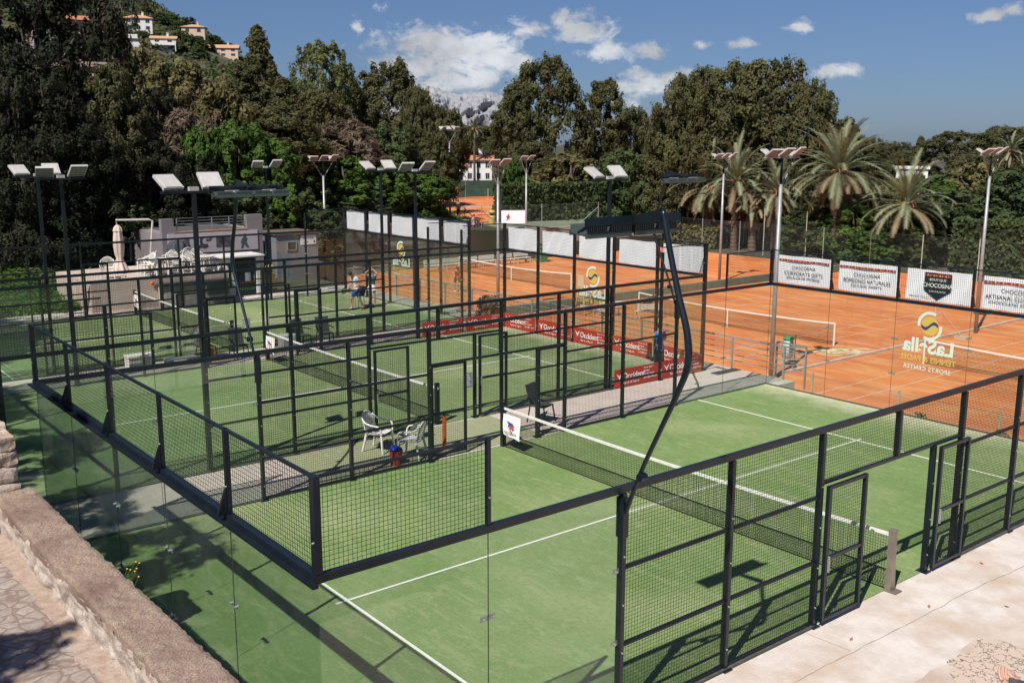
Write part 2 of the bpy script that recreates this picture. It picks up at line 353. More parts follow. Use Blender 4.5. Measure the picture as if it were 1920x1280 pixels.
# padel line markings
for X0, Y0 in ((0, 0), (-.1, 12.4), (-.4, 24.3)):
    m = M()
    for a in (3.05, 16.95): m.box(X0+a-.025, Y0+.03, .003, X0+a+.025, Y0+9.97, .006)
    m.box(X0+2.85, Y0+4.975, .0065, X0+9.98, Y0+5.025, .009); m.box(X0+10.02, Y0+4.975, .0065, X0+17.15, Y0+5.025, .009)
    m.build('court_lines', LINE)['kind'] = 'structure'
# clay court lines: net along y
def clay_lines(xn, yc, z=-2.446):
    m = M(); w = .05
    def ln(x0, y0, x1, y1, k=0): m.box(min(x0,x1)-w/2, min(y0,y1)-w/2, z+.003+k, max(x0,x1)+w/2, max(y0,y1)+w/2, z+.006+k)
    for s in (-1, 1):
        ln(xn-11.88, yc+s*5.485, xn+11.88, yc+s*5.485); ln(xn-11.88, yc+s*4.115, xn+11.88, yc+s*4.115)
        ln(xn+s*11.88, yc-5.4, xn+s*11.88, yc+5.4, .004); ln(xn+s*6.4, yc-4.05, xn+s*6.4, yc+4.05, .004)
    ln(xn-6.35, yc, xn+6.35, yc, .008)
    m.build('court_lines', mat('clay_line', (.62, .50, .42), (.60, .33, .2), 6, rough=.9))['kind'] = 'structure'
for yc in (8.6, 25.7, 47.0): clay_lines(37.4 if yc < 40 else 40.0, yc)
# low kerbs between the clay courts and the green edged retaining step
KERB = mat('kerb', (.55, .42, .33), (.45, .30, .22), 3, rough=.9)
M().box(22, 16.95, -2.6, 65, 17.15, -2.36).build('kerb', KERB)['kind'] = 'structure'
GREENC = mat('green_painted_concrete', (.10, .15, .10), (.16, .19, .14), 1.5, rough=.9)
tag(M().box(21.4, 35.5, -2.6, 65, 35.75, -1.95).build('retaining_wall', GREENC), 'long low green painted wall between the two tennis court levels', 'wall')
# court 1 edge kerbs under the glass
DARKK = mat('dark_kerb', (.05, .055, .05), (.09, .09, .08), 5, rough=.8)
for X0, Y0 in ((0, 0), (-.1, 12.4), (-.4, 24.3)):
    m = M()
    for x0, y0, x1, y1 in ((X0-.06, Y0-.06, X0+20.06, Y0+.02), (X0-.06, Y0+9.98, X0+20.06, Y0+10.06), (X0-.06, Y0+.02, X0+.02, Y0+9.98), (X0+19.98, Y0+.02, X0+20.06, Y0+9.98)):
        if y1-y0 < 1:
            m.box(x0, y0, -.02, X0+8.0, y1, .025); m.box(X0+12.0, y0, -.02, x1, y1, .025)
        else: m.box(x0, y0, -.02, x1, y1, .025)
    m.build('court_kerb', DARKK)['kind'] = 'structure'

# ---------------------------------------------------------------- dry stone wall, crazy paved path
def stone_path():
    m = bpy.data.materials.new('crazy_paving'); m.use_nodes = True; t = m.node_tree; b = t.nodes['Principled BSDF']; N = t.nodes.new; L = t.links.new
    b.inputs['Roughness'].default_value = .9
    co = N('ShaderNodeTexCoord'); n0 = N('ShaderNodeTexNoise'); n0.inputs['Scale'].default_value = 1.6; L(co.outputs['Object'], n0.inputs['Vector'])
    ad = N('ShaderNodeMix'); ad.data_type = 'RGBA'; ad.blend_type = 'LINEAR_LIGHT'; ad.inputs[0].default_value = .20; L(co.outputs['Object'], ad.inputs[6]); L(n0.outputs[1], ad.inputs[7])
    vo = N('ShaderNodeTexVoronoi'); vo.feature = 'DISTANCE_TO_EDGE'; vo.inputs['Scale'].default_value = 5.0; vo.inputs['Randomness'].default_value = 1.0; L(ad.outputs[2], vo.inputs['Vector'])
    vc = N('ShaderNodeTexVoronoi'); vc.inputs['Scale'].default_value = 5.0; vc.inputs['Randomness'].default_value = 1.0; L(ad.outputs[2], vc.inputs['Vector'])
    n1 = N('ShaderNodeTexNoise'); n1.inputs['Scale'].default_value = 22; n1.inputs['Detail'].default_value = 8; L(co.outputs['Object'], n1.inputs['Vector'])
    sm = N('ShaderNodeMath'); sm.operation = 'MULTIPLY_ADD'; L(n1.outputs[0], sm.inputs[0]); sm.inputs[1].default_value = .09; L(vo.outputs[0], sm.inputs[2])
    e = N('ShaderNodeMapRange'); L(sm.outputs[0], e.inputs[0]); e.inputs[1].default_value = .07; e.inputs[2].default_value = .15
    st = N('ShaderNodeMix'); st.data_type = 'RGBA'; L(vc.outputs['Color'], st.inputs[0]); st.inputs[6].default_value = (.30, .245, .215, 1); st.inputs[7].default_value = (.40, .335, .295, 1)
    dt = N('ShaderNodeMix'); dt.data_type = 'RGBA'; dt.blend_type = 'MULTIPLY'; dt.inputs[0].default_value = .6; L(st.outputs[2], dt.inputs[6])
    mr = N('ShaderNodeMapRange'); L(n1.outputs[0], mr.inputs[0]); mr.inputs[1].default_value = .3; mr.inputs[2].default_value = .6; mr.inputs[3].default_value = .55; L(mr.outputs[0], dt.inputs[7])
    fx = N('ShaderNodeMix'); fx.data_type = 'RGBA'; L(e.outputs[0], fx.inputs[0]); fx.inputs[6].default_value = (.21, .155, .125, 1); L(dt.outputs[2], fx.inputs[7])
    L(fx.outputs[2], b.inputs['Base Color'])
    bn = N('ShaderNodeBump'); bn.inputs['Strength'].default_value = .9; bn.inputs['Distance'].default_value = .02; L(sm.outputs[0], bn.inputs['Height']); L(bn.outputs[0], b.inputs['Normal'])
    return m
m = M(); m.box(-9, -12, 2.0, -1.72, 4.9, 2.385); m.build('path', stone_path())['kind'] = 'structure'
# a pale rubble strip where the paving meets the wall
m = M(); rr = random.Random(3)
pts = [(-1.70, -9+.25*i) for i in range(57)]
vs = []; 
for x, y in pts: vs += [(x+.1, y, 2.40), (x-.14-.10*rr.random(), y, 2.392)]
m.add(vs, [(2*i, 2*i+1, 2*i+3, 2*i+2) for i in range(len(pts)-1)]); m.build('path_edge', mat('pale_grit', (.42, .33, .27), (.30, .22, .17), 14, rough=.95, bump=.5, bscale=80))['kind'] = 'structure'
STONE = mat('white_rubble', (.52, .45, .39), (.38, .31, .26), 9, rough=.95, bump=1.0, bscale=35, c3=(.30, .24, .2), s3=4)
CAPM = mat('rough_cap', (.47, .36, .28), (.19, .13, .095), 75, rough=.98, bump=1.0, bscale=110, c3=(.20, .13, .10), s3=1.1, detail=9, lo=.38, hi=.66)
def stoneface(m, x, sgn, y0, y1, z0, z1, st=.035, amp=.07, sz=6.5):
    ny = int((y1-y0)/st); nz_ = max(2, int((z1-z0)/st)); vs = []
    for j in range(nz_+1):
        for i in range(ny+1):
            y = y0+(y1-y0)*i/ny; z = z0+(z1-z0)*j/nz_
            q = Vector((0, y*sz*.8, z*sz*1.25)); d, _ = noise.voronoi(q+Vector((0, .5*noise.noise(q), .5*noise.noise(q*1.1+Vector((5,0,0))))))
            e = d[1]-d[0]; k = min(1, e*2.4)**.8
            vs.append((x+sgn*(amp*k-amp*.6+.012*noise.noise(q*3))+.022*max(0, 3-y), y, z))
    f = [(j*(ny+1)+i, j*(ny+1)+i+1, (j+1)*(ny+1)+i+1, (j+1)*(ny+1)+i) for j in range(nz_) for i in range(ny)]
    if sgn < 0: f = [tuple(reversed(q)) for q in f]
    m.add(vs, f)
w = thing('retaining_wall', 'dry stone retaining wall with brown concrete cap beside the cobbled path', 'wall', (-1.5, 0, 0))
m = M(); stoneface(m, -1.30, 1, -9, 5.0, 0, 2.72, .05, .05, 4); stoneface(m, -1.735, -1, -9, 5.0, 2.3, 2.74, .016, .035, 3.6)
m.box(-1.62, -9, -.1, -1.36, 5.0, 2.70); m.build('stonework', STONE, w, smooth=True)
m = M(); nyc = 700; nxc = 24; vs = []
for j in range(nyc+1):
    y = -9+14.02*j/nyc
    for i in range(nxc+1):
        s = min(1, max(0, (i-1)/(nxc-2))); ed = .02*noise.fractal(Vector((y*7, (0 if s < .5 else 9), 0)), 1, 2, 4)*abs(2*s-1)
        x = -1.735+.46*s+ed*(1 if s > .5 else -1)+.022*max(0, 3-y)
        z = 2.80+.014*noise.fractal(Vector((x*9, y*9, 0)), .7, 2.2, 7)-(.018*max(0, abs(2*s-1)-.8)/.2)
        if i in (0, nxc): z = 2.66
        vs.append((x, y, z))
m.add(vs, [(j*(nxc+1)+i, j*(nxc+1)+i+1, (j+1)*(nxc+1)+i+1, (j+1)*(nxc+1)+i) for j in range(nyc) for i in range(nxc)])
m.build('cap', CAPM, w)
# rough stone pier at the end of the wall
w = thing('stone_pier', 'short pier of stacked rough stone blocks at the end of the capped wall', 'pier', (-1.6, 5.3, 2.3))
rr = random.Random(8); m = M()
BLK = mat('pier_stone', (.50, .43, .37), (.36, .26, .2), 5, rough=.95, bump=1.0, bscale=22, c3=(.42, .24, .15), s3=2.5)
z = 2.2
for k in range(7):
    h = .15+.07*rr.random()
    y = 4.98
    while y < 5.75:
        L_ = .22+.25*rr.random(); bb = M(); nb = 5
        vs = []
        for c in range(3):
            pass
        x0, x1, y1 = -1.95-.04*rr.random(), -1.43+.04*rr.random(), min(5.95, y+L_)
        # lumpy block: subdivided box pushed about by noise
        n_ = 6; idx = {}; vv = []; ff = []
        def vid(i, j, l):
            key = (i, j, l)
            if key not in idx:
                p = Vector((x0+(x1-x0)*i/n_, y+(y1-y)*j/n_, z+h*l/n_)); c_ = Vector(((x0+x1)/2, (y+y1)/2, z+h/2))
                q = (p-c_); rnd = 1-.055*((abs(2*i/n_-1)**4+abs(2*j/n_-1)**4+abs(2*l/n_-1)**4)-1)
                p = c_+q*rnd+Vector((noise.noise(p*7), noise.noise(p*7+Vector((9,0,0))), noise.noise(p*7+Vector((0,9,0)))))*.035
                idx[key] = len(vv); vv.append(p)
            return idx[key]
        for a in range(n_):
            for c in range(n_):
                ff += [(vid(a,c,0),vid(a,c+1,0),vid(a+1,c+1,0),vid(a+1,c,0)),(vid(a,c,n_),vid(a+1,c,n_),vid(a+1,c+1,n_),vid(a,c+1,n_)),
                       (vid(a,0,c),vid(a+1,0,c),vid(a+1,0,c+1),vid(a,0,c+1)),(vid(a,n_,c),vid(a,n_,c+1),vid(a+1,n_,c+1),vid(a+1,n_,c)),
                       (vid(0,a,c),vid(0,a,c+1),vid(0,a+1,c+1),vid(0,a+1,c)),(vid(n_,a,c),vid(n_,a+1,c),vid(n_,a+1,c+1),vid(n_,a,c+1))]
        m.add(vv, ff); y = y1+.01
    z += h
m.build('stacked_blocks', BLK, w)
w = thing('retaining_wall', 'plain lower stone wall continuing beyond the stone pier along the alley', 'wall', (-1.6, 6, 0))
m = M(); stoneface(m, -1.42, 1, 6.0, 26.0, 0, 2.45, .08, .05, 4); m.box(-1.95, 6.0, -.1, -1.46, 26.0, 2.45); m.build('stonework', STONE, w)
# cracked ground patch and small leaves at the lower right
cg = bpy.data.materials.new('cracked_ground'); cg.use_nodes = True; t = cg.node_tree; bb_ = t.nodes['Principled BSDF']; bb_.inputs['Roughness'].default_value = .95
co = t.nodes.new('ShaderNodeTexCoord'); vo = t.nodes.new('ShaderNodeTexVoronoi'); vo.feature = 'DISTANCE_TO_EDGE'; vo.inputs['Scale'].default_value = 5
n0 = t.nodes.new('ShaderNodeTexNoise'); n0.inputs['Scale'].default_value = 9; n0.inputs['Detail'].default_value = 8
ad = t.nodes.new('ShaderNodeMix'); ad.data_type = 'RGBA'; ad.blend_type = 'LINEAR_LIGHT'; ad.inputs[0].default_value = .16
t.links.new(co.outputs['Object'], n0.inputs['Vector']); t.links.new(co.outputs['Object'], ad.inputs[6]); t.links.new(n0.outputs[1], ad.inputs[7]); t.links.new(ad.outputs[2], vo.inputs['Vector'])
e = t.nodes.new('ShaderNodeMapRange'); t.links.new(vo.outputs[0], e.inputs[0]); e.inputs[1].default_value = .005; e.inputs[2].default_value = .03
x = t.nodes.new('ShaderNodeMix'); x.data_type = 'RGBA'; t.links.new(e.outputs[0], x.inputs[0]); x.inputs[6].default_value = (.17, .115, .07, 1); x.inputs[7].default_value = (.50, .405, .33, 1)
t.links.new(x.outputs[2], bb_.inputs['Base Color'])
bn = t.nodes.new('ShaderNodeBump'); bn.inputs['Strength'].default_value = .8; bn.inputs['Distance'].default_value = .01; t.links.new(e.outputs[0], bn.inputs['Height']); t.links.new(bn.outputs[0], bb_.inputs['Normal'])
rr = random.Random(5); cx, cy = 9.3, -2.95
ring = []
for a in range(360):
    k = 1+.30*noise.fractal(Vector((math.cos(rad(a))*1.6, math.sin(rad(a))*1.6, 2)), .7, 2.2, 6); ring.append((cx+1.75*k*math.cos(rad(a)), cy+1.0*k*math.sin(rad(a)), -.007))
M().add(ring, [tuple(range(360))]).build('cracked_ground', cg)['kind'] = 'structure'
# raised concrete landing south of the courts (where the onlooker stands)
M().box(-1.28, -12, -.2, 3.2, -5.4, 2.55).build('landing', CONC)['kind'] = 'structure'

# expansion joint and the older, browner slab beyond it
JM = mat('joint_dirt', (.22, .17, .12), (.40, .33, .27), 9, rough=.95); m = M()
jp = [(3.5, -.75), (6.0, -.80), (7.8, -.82), (9.7, -.86), (10.9, -.85), (12.6, -.94), (15.5, -1.0), (20.1, -.95)]; vs = []
for x, y in [(a[0]+(b[0]-a[0])*k/12, a[1]+(b[1]-a[1])*k/12) for a, b in zip(jp, jp[1:]) for k in range(12)]:
    q = .03*noise.noise(Vector((x*3, 0, 0))); w_ = .005+.006*noise.noise(Vector((x*5, 3, 0))); vs += [(x, y+q-w_, -.008), (x, y+q+w_, -.008)]
m.add(vs, [(2*i, 2*i+2, 2*i+3, 2*i+1) for i in range(len(vs)//2-1)])
vs = []
for k in range(20): x = 7.76+.05*k/20; y = -.08-.74*k/20+.02*noise.noise(Vector((k*.7, 0, 0))); vs += [(x-.004, y, -.008), (x+.004, y, -.008)]
m.add(vs, [(2*i, 2*i+1, 2*i+3, 2*i+2) for i in range(19)]); m.build('joint', JM)['kind'] = 'structure'

OLD = mat('older_concrete', (.55, .475, .415), (.46, .385, .325), 1.6, rough=.88, bump=.4, bscale=50, c3=(.42, .32, .25), s3=.7, lo=.4, hi=.68, detail=12)
vs = [(20.1, -13.9, -.0105), (-1.25, -13.9, -.0105)]
for k in range(80): x = -1.25+21.35*k/79; vs.append((x, -1.45-.10*x*.3+.9*noise.fractal(Vector((x*.35, 7, 0)), .8, 2.1, 6)*.6, -.0105))
M().add(vs, [tuple(range(len(vs)))]).build('older_slab', OLD)['kind'] = 'structure'
# ---------------------------------------------------------------- padel cages
CLIPM = mat('clip_metal', (.42, .43, .42), rough=.35, metal=.6)
BOLT = mat('bolt', (.55, .55, .53), rough=.35, metal=.7)
def glass_panel(c, ax, fx, a, b, z0=.03, z1=2.95, clips=True, out=1):
    """ax 'x': panel runs along x at y=fx; ax 'y': runs along y at x=fx"""
    m = M(); a += .004; b -= .004
    if ax == 'x': m.box(a, fx-.006, z0, b, fx+.006, z1)
    else: m.box(fx-.006, a, z0, fx+.006, b, z1)
    g = m.build('glass_panel', GLASS, c); k = M()
    if ax == 'x': k.box(b+.0005, fx-.005, z0, b+.0065, fx+.005, z1)
    else: k.box(fx-.005, b+.0005, z0, fx+.005, b+.0065, z1)
    k.build('edge_seal', mat('glass_edge', (.012, .035, .025), rough=.3), g)
    if clips:
        for zc in (1.05, 1.98):
            k = M()
            for s in (-1, 1):
                if ax == 'x': k.box(b-.10*(s > 0)-.0, fx+s*.008-.003, zc-.03, b+.10, fx+s*.008+.003, zc+.03) if s > 0 else k.tube([(b-.06, fx-.03, zc), (b-.06, fx+.03, zc)], .014, 8).tube([(b+.07, fx-.03, zc), (b+.07, fx+.03, zc)], .014, 8)
                else: k.box(fx+s*.008-.003, b-.10, zc-.03, fx+s*.008+.003, b+.10, zc+.03) if s > 0 else k.tube([(fx-.03, b-.06, zc), (fx+.03, b-.06, zc)], .014, 8).tube([(fx-.03, b+.07, zc), (fx+.03, b+.07, zc)], .014, 8)
            k.build('glass_clip', CLIPM, g)
    return g
def post(c, x, y, z0, z1, w=.06, d=.09, along='x', name='post', foot=True, m_=None):
    m = M()
    a, b = (w/2, d/2) if along == 'x' else (d/2, w/2)
    m.box(x-a, y-b, z0, x+a, y+b, z1)
    if foot and z0 < .1: m.box(x-a-.05, y-b-.05, 0.0, x+a+.05, y+b+.05, .014)
    o = m.build(name, m_ or STEEL, c)
    if z1-z0 > .8:
        k = M(); s = -1
        n = int((z1-z0)/.62)
        for i in range(n):
            z = z0+.3+i*.62
            if along == 'x': k.tube([(x, y-b-.012, z), (x, y-b, z)], .011, 6)
            else: k.tube([(x-a-.012, y, z), (x-a, y, z)], .011, 6)
        k.build('bolt_row', BOLT, o)
    return o
def meshp(c, ax, fx, a, b, z0, z1, sp=.05, t=.0033, frame=True):
    m = M()
    if ax == 'x':
        m.wires((a, fx, z0), (1,0,0), (0,0,1), b-a, z1-z0, sp, t)
    else: m.wires((fx, a, z0), (0,1,0), (0,0,1), b-a, z1-z0, sp, t)
    return m.build('mesh_panel', WIRE, c)
def rail(c, ax, fx, a, b, z, w=.045, h=.045, name='cross_rail'):
    m = M()
    if ax == 'x': m.box(a, fx-w/2, z-h/2, b, fx+w/2, z+h/2)
    else: m.box(fx-w/2, a, z-h/2, fx+w/2, b, z+h/2)
    return m.build(name, STEEL, c)
def gate(c, y, xa, xb, out, label=None):
    """mesh leaf hung a little outside the fence line"""
    yy = y+out*.085; m = M(); z0, z1 = .06, 2.16
    m.box(xa, yy-.03, z0, xa+.06, yy+.03, z1); m.box(xb-.05, yy-.03, z0, xb, yy+.03, z1)
    for z in (z0, 1.02, z1-.05): m.box(xa+.06, yy-.025, z, xb-.05, yy+.025, z+.05)
    g = m.build('gate', STEEL, c)
    M().wires((xa+.06, yy, z0+.05), (1,0,0), (0,0,1), xb-xa-.11, z1-z0-.1, .05, .0033).build('gate_mesh', WIRE, g)
    M().bar((xa+.05, yy+out*.05, 1.1), (xa+.05, yy+out*.05, .85), .03, .02).build('latch', BOLT, g)
    return g
def cage(label, X0, Y0, pano):
    c = thing('padel_cage', label, 'padel cage', (X0, Y0, 0), 0, 'padel court enclosures')
    X1, Y1 = X0+20, Y0+10
    for y, s in ((Y0, -1), (Y1, 1)):                       # long sides
        for k in (4, 6, 8, 12, 14, 16): post(c, X0+k, y, 0, 2.95 if pano else 2.97)
        post(c, X0+10, y, 2.225, 2.95, foot=False)
        post(c, X0+11.12, y, 0, 2.175, foot=True)
        rail(c, 'x', y, X0-.05, X0+20.05, 3.0, .075, .08, 'top_rail')
        rail(c, 'x', y, X0+8.03, X0+11.97, 2.2, .05, .05, 'header_rail')
        for a, b in ((4, 6), (6, 8), (12, 14), (14, 16)):
            for z in (.045, 1.0, 2.0): rail(c, 'x', y, X0+a+.03, X0+b-.03, z, .04, .045)
            meshp(c, 'x', y+s*.024, X0+a+.03, X0+b-.03, .06, 2.955)
        meshp(c, 'x', y+s*.024, X0+8.03, X0+9.97, 2.22, 2.955); meshp(c, 'x', y+s*.024, X0+10.03, X0+11.97, 2.22, 2.955)
        gate(c, y, X0+8.08, X0+9.06, s); gate(c, y, X0+11.20, X0+12.12, s)
        for a, b in ((0, 2), (2, 4), (16, 18), (18, 20)):
            glass_panel(c, 'x', y, X0+a+(.03 if a == 16 else 0), X0+b-(.03 if b == 4 else 0), clips=(b in (2, 18)) or pano)
        if not pano:
            for k in (2, 18): post(c, X0+k, y+s*.06, 0, 3.85)
        for a, b in ((0, 2), (18, 20)):                    # raised corner mesh
            meshp(c, 'x', y, X0+a+.03, X0+b-.03, 3.045, 3.97)
            rail(c, 'x', y, X0+a+.04, X0+b-.04, 3.985, .03, .03, 'top_rail')
            if pano:
                k = a if a == 18 else b
                post(c, X0+k, y, 3.046, 4.0, .045, .05, foot=False)
    for x, s in ((X0, -1), (X1, 1)):                       # short ends
        rail(c, 'y', x, Y0-.05, Y1+.05, 3.002, .09 if pano else .06, .082, 'top_rail')
        if pano: rail(c, 'y', x+s*.08, Y0-.11, Y1+.11, 2.965, .06, .03, 'ledge_rail')
        for k in range(0, 11, 2):
            if pano:
                cor = k in (0, 10)
                p = post(c, x, Y0+k, 3.05, 4.0, .05 if not cor else .09, .05 if not cor else .07, 'y', foot=False)
                if not cor:
                    M().prism([(x+s*.03, Y0+k-.02, 3.05), (x+s*.14, Y0+k-.02, 3.05), (x+s*.03, Y0+k-.02, 3.35)], (0, .04, 0)).build('bracket', STEEL, p)
            else: post(c, x, Y0+k, 0, 4.0, .09 if k in (0, 10) else .07, .10, 'y')
        for k in range(0, 10, 2):
            g0 = .035 if not pano else 0
            gp = glass_panel(c, 'y', x, Y0+k+g0, Y0+k+2-g0, clips=pano and k < 8)
            meshp(c, 'y', x, Y0+k+.04, Y0+k+1.96, 3.05, 3.97)
            if k == 4 and s > 0: decal(gp, x+.012, Y0+5.05)
        rail(c, 'y', x, Y0+.05, Y1-.05, 3.985, .035, .03, 'top_rail')
    return c
DW = mat('decal_white', (.85, .85, .83), rough=.5); DY = mat('decal_yellow', (.85, .50, .10), rough=.5); DB = mat('decal_navy', (.03, .04, .22), rough=.5)
def decal(gp, x, y):
    """club sign stuck on the outside of the end wall, so it reads reversed from inside"""
    def arc(cy, cz, r0, r1, a0, a1, xx, m_, nm, n=22):
        P = [(xx, cy+r1*math.cos(rad(a0+(a1-a0)*i/n)), cz+r1*math.sin(rad(a0+(a1-a0)*i/n))) for i in range(n+1)]
        Q = [(xx, cy+((r0+(r1-r0)*.0))*math.cos(rad(a0+(a1-a0)*i/n)), cz+r0*math.sin(rad(a0+(a1-a0)*i/n))) for i in range(n+1)]
        m = M(); vs = P+Q; m.add(vs, [(i, i+1, n+2+i, n+1+i) for i in range(n)]); return m.build(nm, m_, gp)
    cz = 2.44; r = .235
    M().add([(x, y+r*math.cos(a*.2), cz+r*math.sin(a*.2)) for a in range(31)], [tuple(range(31))]).build('logo_ball', DY, gp)
    # navy wave: band between two S curves
    n = 20; up, lo = [], []
    for i in range(n+1):
        t = i/n*2-1; s_ = -.075*math.sin(t*math.pi*.95); w_ = .042
        yy = y+t*r*.97; up.append((x+.002, yy, cz-s_*-1*1.0+w_)); lo.append((x+.002, yy, cz-s_*-1*1.0-w_))
    dn = [(x-.003, p_[1], p_[2]) for p_ in up+lo]; M().add(up+lo, [(i, i+1, n+2+i, n+1+i) for i in range(n)]).add(dn, [(i, i+1, n+2+i, n+1+i) for i in range(n)]).build('logo_wave', DB, gp)
    arc(y+.0, cz+.035, .262, .335, -12, 118, x, DW, 'logo_arc'); arc(y-.0, cz-.035, .262, .335, 168, 298, x, DW, 'logo_arc')
    text('lettering', 'LaSella', .50, DW, gp, (x, y, 1.74), (0,1,0), (0,0,1), bold=.016, sx=1.02)
    text('lettering', 'TENNIS & PADEL', .205, DY, gp, (x, y, 1.50), (0,1,0), (0,0,1), bold=.004)
    text('lettering', 'SPORTS CENTER', .155, DW, gp, (x, y, 1.27), (0,1,0), (0,0,1), bold=.002, space=1.15)
CAGE1 = cage('nearest padel cage with frameless glass corners and open top', 0, 0, True)
CAGE2 = cage('middle padel cage with red banners low on its far corner', -.1, 12.4, False)
CAGE3 = cage('farthest padel cage with two players standing inside', -.4, 24.3, False)

# ---------------------------------------------------------------- padel nets
TAPE = mat('net_tape', (.72, .72, .70), (.60, .60, .58), 9, rough=.7)
def padel_net(label, X0, Y0, near_inox):
    c = thing('padel_net', label, 'padel net', (X0+10, Y0, 0), 0, 'padel nets')
    x = X0+10
    m = M()
    if near_inox:
        m.prism([(x-.05, Y0-.10, .01), (x+.06, Y0-.10, .01), (x+.09, Y0-.10, .02), (x+.05, Y0-.10, .55), (x+.045, Y0-.10, .99), (x-.05, Y0-.10, .99)], (0, .10, 0))
        m.box(x-.07, Y0-.20, 0, x+.13, Y0+.02, .012); m.box(x-.055, Y0-.105, .99, x+.05, Y0+.005, 1.03)
        m.build('net_post', mat('champagne_steel', (.30, .25, .20), (.20, .175, .15), 3, rough=.35, metal=.35), c)
    else:
        m.box(x-.05, Y0+.04, 0, x+.05, Y0+.14, 1.06); m.box(x-.08, Y0+.0, 0, x+.08, Y0+.18, .012); m.build('net_post', STEEL, c)
    m = M().box(x-.05, Y0+9.86, 0, x+.05, Y0+9.96, 1.0); m.build('net_post', STEEL, c)
    y0, y1 = Y0+.02, Y0+9.86
    top = lambda y: .93-.045*math.sin(math.pi*(y-y0)/(y1-y0))
    m = M(); n = int((y1-y0)/.045)
    for i in range(n+1):
        y = y0+(y1-y0)*i/n; m.bar((x, y, .02), (x, y, top(y)-.03), .0046, caps=False)
    S = 24
    for j in range(20):
        f = j/19
        for i in range(S):
            ya = y0+(y1-y0)*i/S; yb = y0+(y1-y0)*(i+1)/S
            m.bar((x, ya, .02+(top(ya)-.05)*f), (x, yb, .02+(top(yb)-.05)*f), .0046 if 0 < j < 19 else .012, caps=False)
    m.build('netting', NET, c)
    m = M()
    for i in range(S):
        ya = y0+(y1-y0)*i/S; yb = y0+(y1-y0)*(i+1)/S
        m.add([(x-.012, ya, top(ya)-.03), (x+.012, ya, top(ya)-.03), (x+.012, ya, top(ya)+.025), (x-.012, ya, top(ya)+.025),
               (x-.012, yb, top(yb)-.03), (x+.012, yb, top(yb)-.03), (x+.012, yb, top(yb)+.025), (x-.012, yb, top(yb)+.025)],
              [(0,1,5,4),(1,2,6,5),(2,3,7,6),(3,0,4,7)])
    t_ = m.build('top_tape', TAPE, c)
    return c
padel_net('net of the nearest padel court, its steel post by the open gate', 0, 0, True)
padel_net('net of the middle padel court', -.1, 12.4, False)
padel_net('net of the farthest padel court, among loose balls', -.4, 24.3, False)
# sponsor cloths hanging on the nets
def cloth(label, X0, Y0, w=.62, h=.5):
    x = X0+9.96; y1 = Y0+9.80; n = 12; vs = []
    for k in (0, .004):
        for j in range(n+1):
            for i in range(n+1):
                s, t = i/n, j/n
                vs.append((x-k-.03-.025*math.sin(s*5+t*4)*t-.02*t, y1-w*s, .84-h*t-.03*s*t-.02*math.sin(s*7)*t))
    q = (n+1)**2
    f = [(j*(n+1)+i, j*(n+1)+i+1, (j+1)*(n+1)+i+1, (j+1)*(n+1)+i) for j in range(n) for i in range(n)]
    f += [tuple(reversed([a+q for a in ff])) for ff in f]
    o = M().add(vs, f).build('cloth_banner', mat('white_cloth', (.80, .79, .77), rough=.8), smooth=True)
    tag(o, label, 'banner', 'white sponsor cloths on the nets'); OFF[o.name] = Vector()
    bl = mat('logo_blue', (.03, .06, .30), rough=.7); rd = mat('logo_red', (.62, .04, .02), rough=.7)
    yc = y1-w*.5; X = x-.085
    P = lambda a, b: (X, yc-a, .62+b)
    m = M().prism([P(-.14,.09),P(.11,.05),P(.11,.01),P(.0,.02),P(-.05,-.06),P(-.09,-.06),P(-.06,.03)], (-.003,0,0)); m.build('logo_stroke', bl, o)
    m = M().prism([P(.01,-.02),P(.12,-.01),P(.11,-.06),P(.06,-.06),P(.0,-.17),P(-.03,-.15),P(.02,-.08)], (-.003,0,0)); m.build('logo_stroke', rd, o)
    text('lettering', 'tecnifibre', .115, mat('logo_ink', (.05, .05, .06), rough=.8), o, (X-.004, yc, .40), (0,-1,0), (0,0,1))
cloth('white cloth with blue and red emblem on the net of the nearest padel court', 0, 0)
cloth('white cloth with blue and red emblem on the net of the middle padel court', -.1, 12.4)
cloth('white cloth on the shaded far end of the farthest padel net', -.4, 24.3)
o = M()
# ---------------------------------------------------------------- banners
BANW = mat('banner_vinyl', (.88, .88, .91), (.84, .84, .88), 2, rough=.75)
INK = mat('banner_ink', (.09, .09, .10), rough=.8)
def banner(label, x, ya, yb, z0=3.1, z1=3.88, m_=BANW, group='blank white banners seen from behind', rag=.02, seed=0):
    rr = random.Random(seed); n = 14; vs = []
    for k in (0, .004):
        for j in range(7):
            for i in range(n+1):
                s, t = i/n, j/6; sag = rag*math.sin(math.pi*s)*(1-t)-rag*.6*math.sin(math.pi*s*2+seed)*t
                vs.append((x+k+.012*math.sin(s*9+t*3+seed), ya+(yb-ya)*s, z0+(z1-z0)*t-sag*.7))
    q = 7*(n+1); f = [(j*(n+1)+i, j*(n+1)+i+1, (j+1)*(n+1)+i+1, (j+1)*(n+1)+i) for j in range(6) for i in range(n)]
    f += [tuple(reversed([a+q for a in ff])) for ff in f]
    o = M().add(vs, f).build('banner', m_, smooth=True); OFF[o.name] = Vector(); return tag(o, label, 'banner', group)
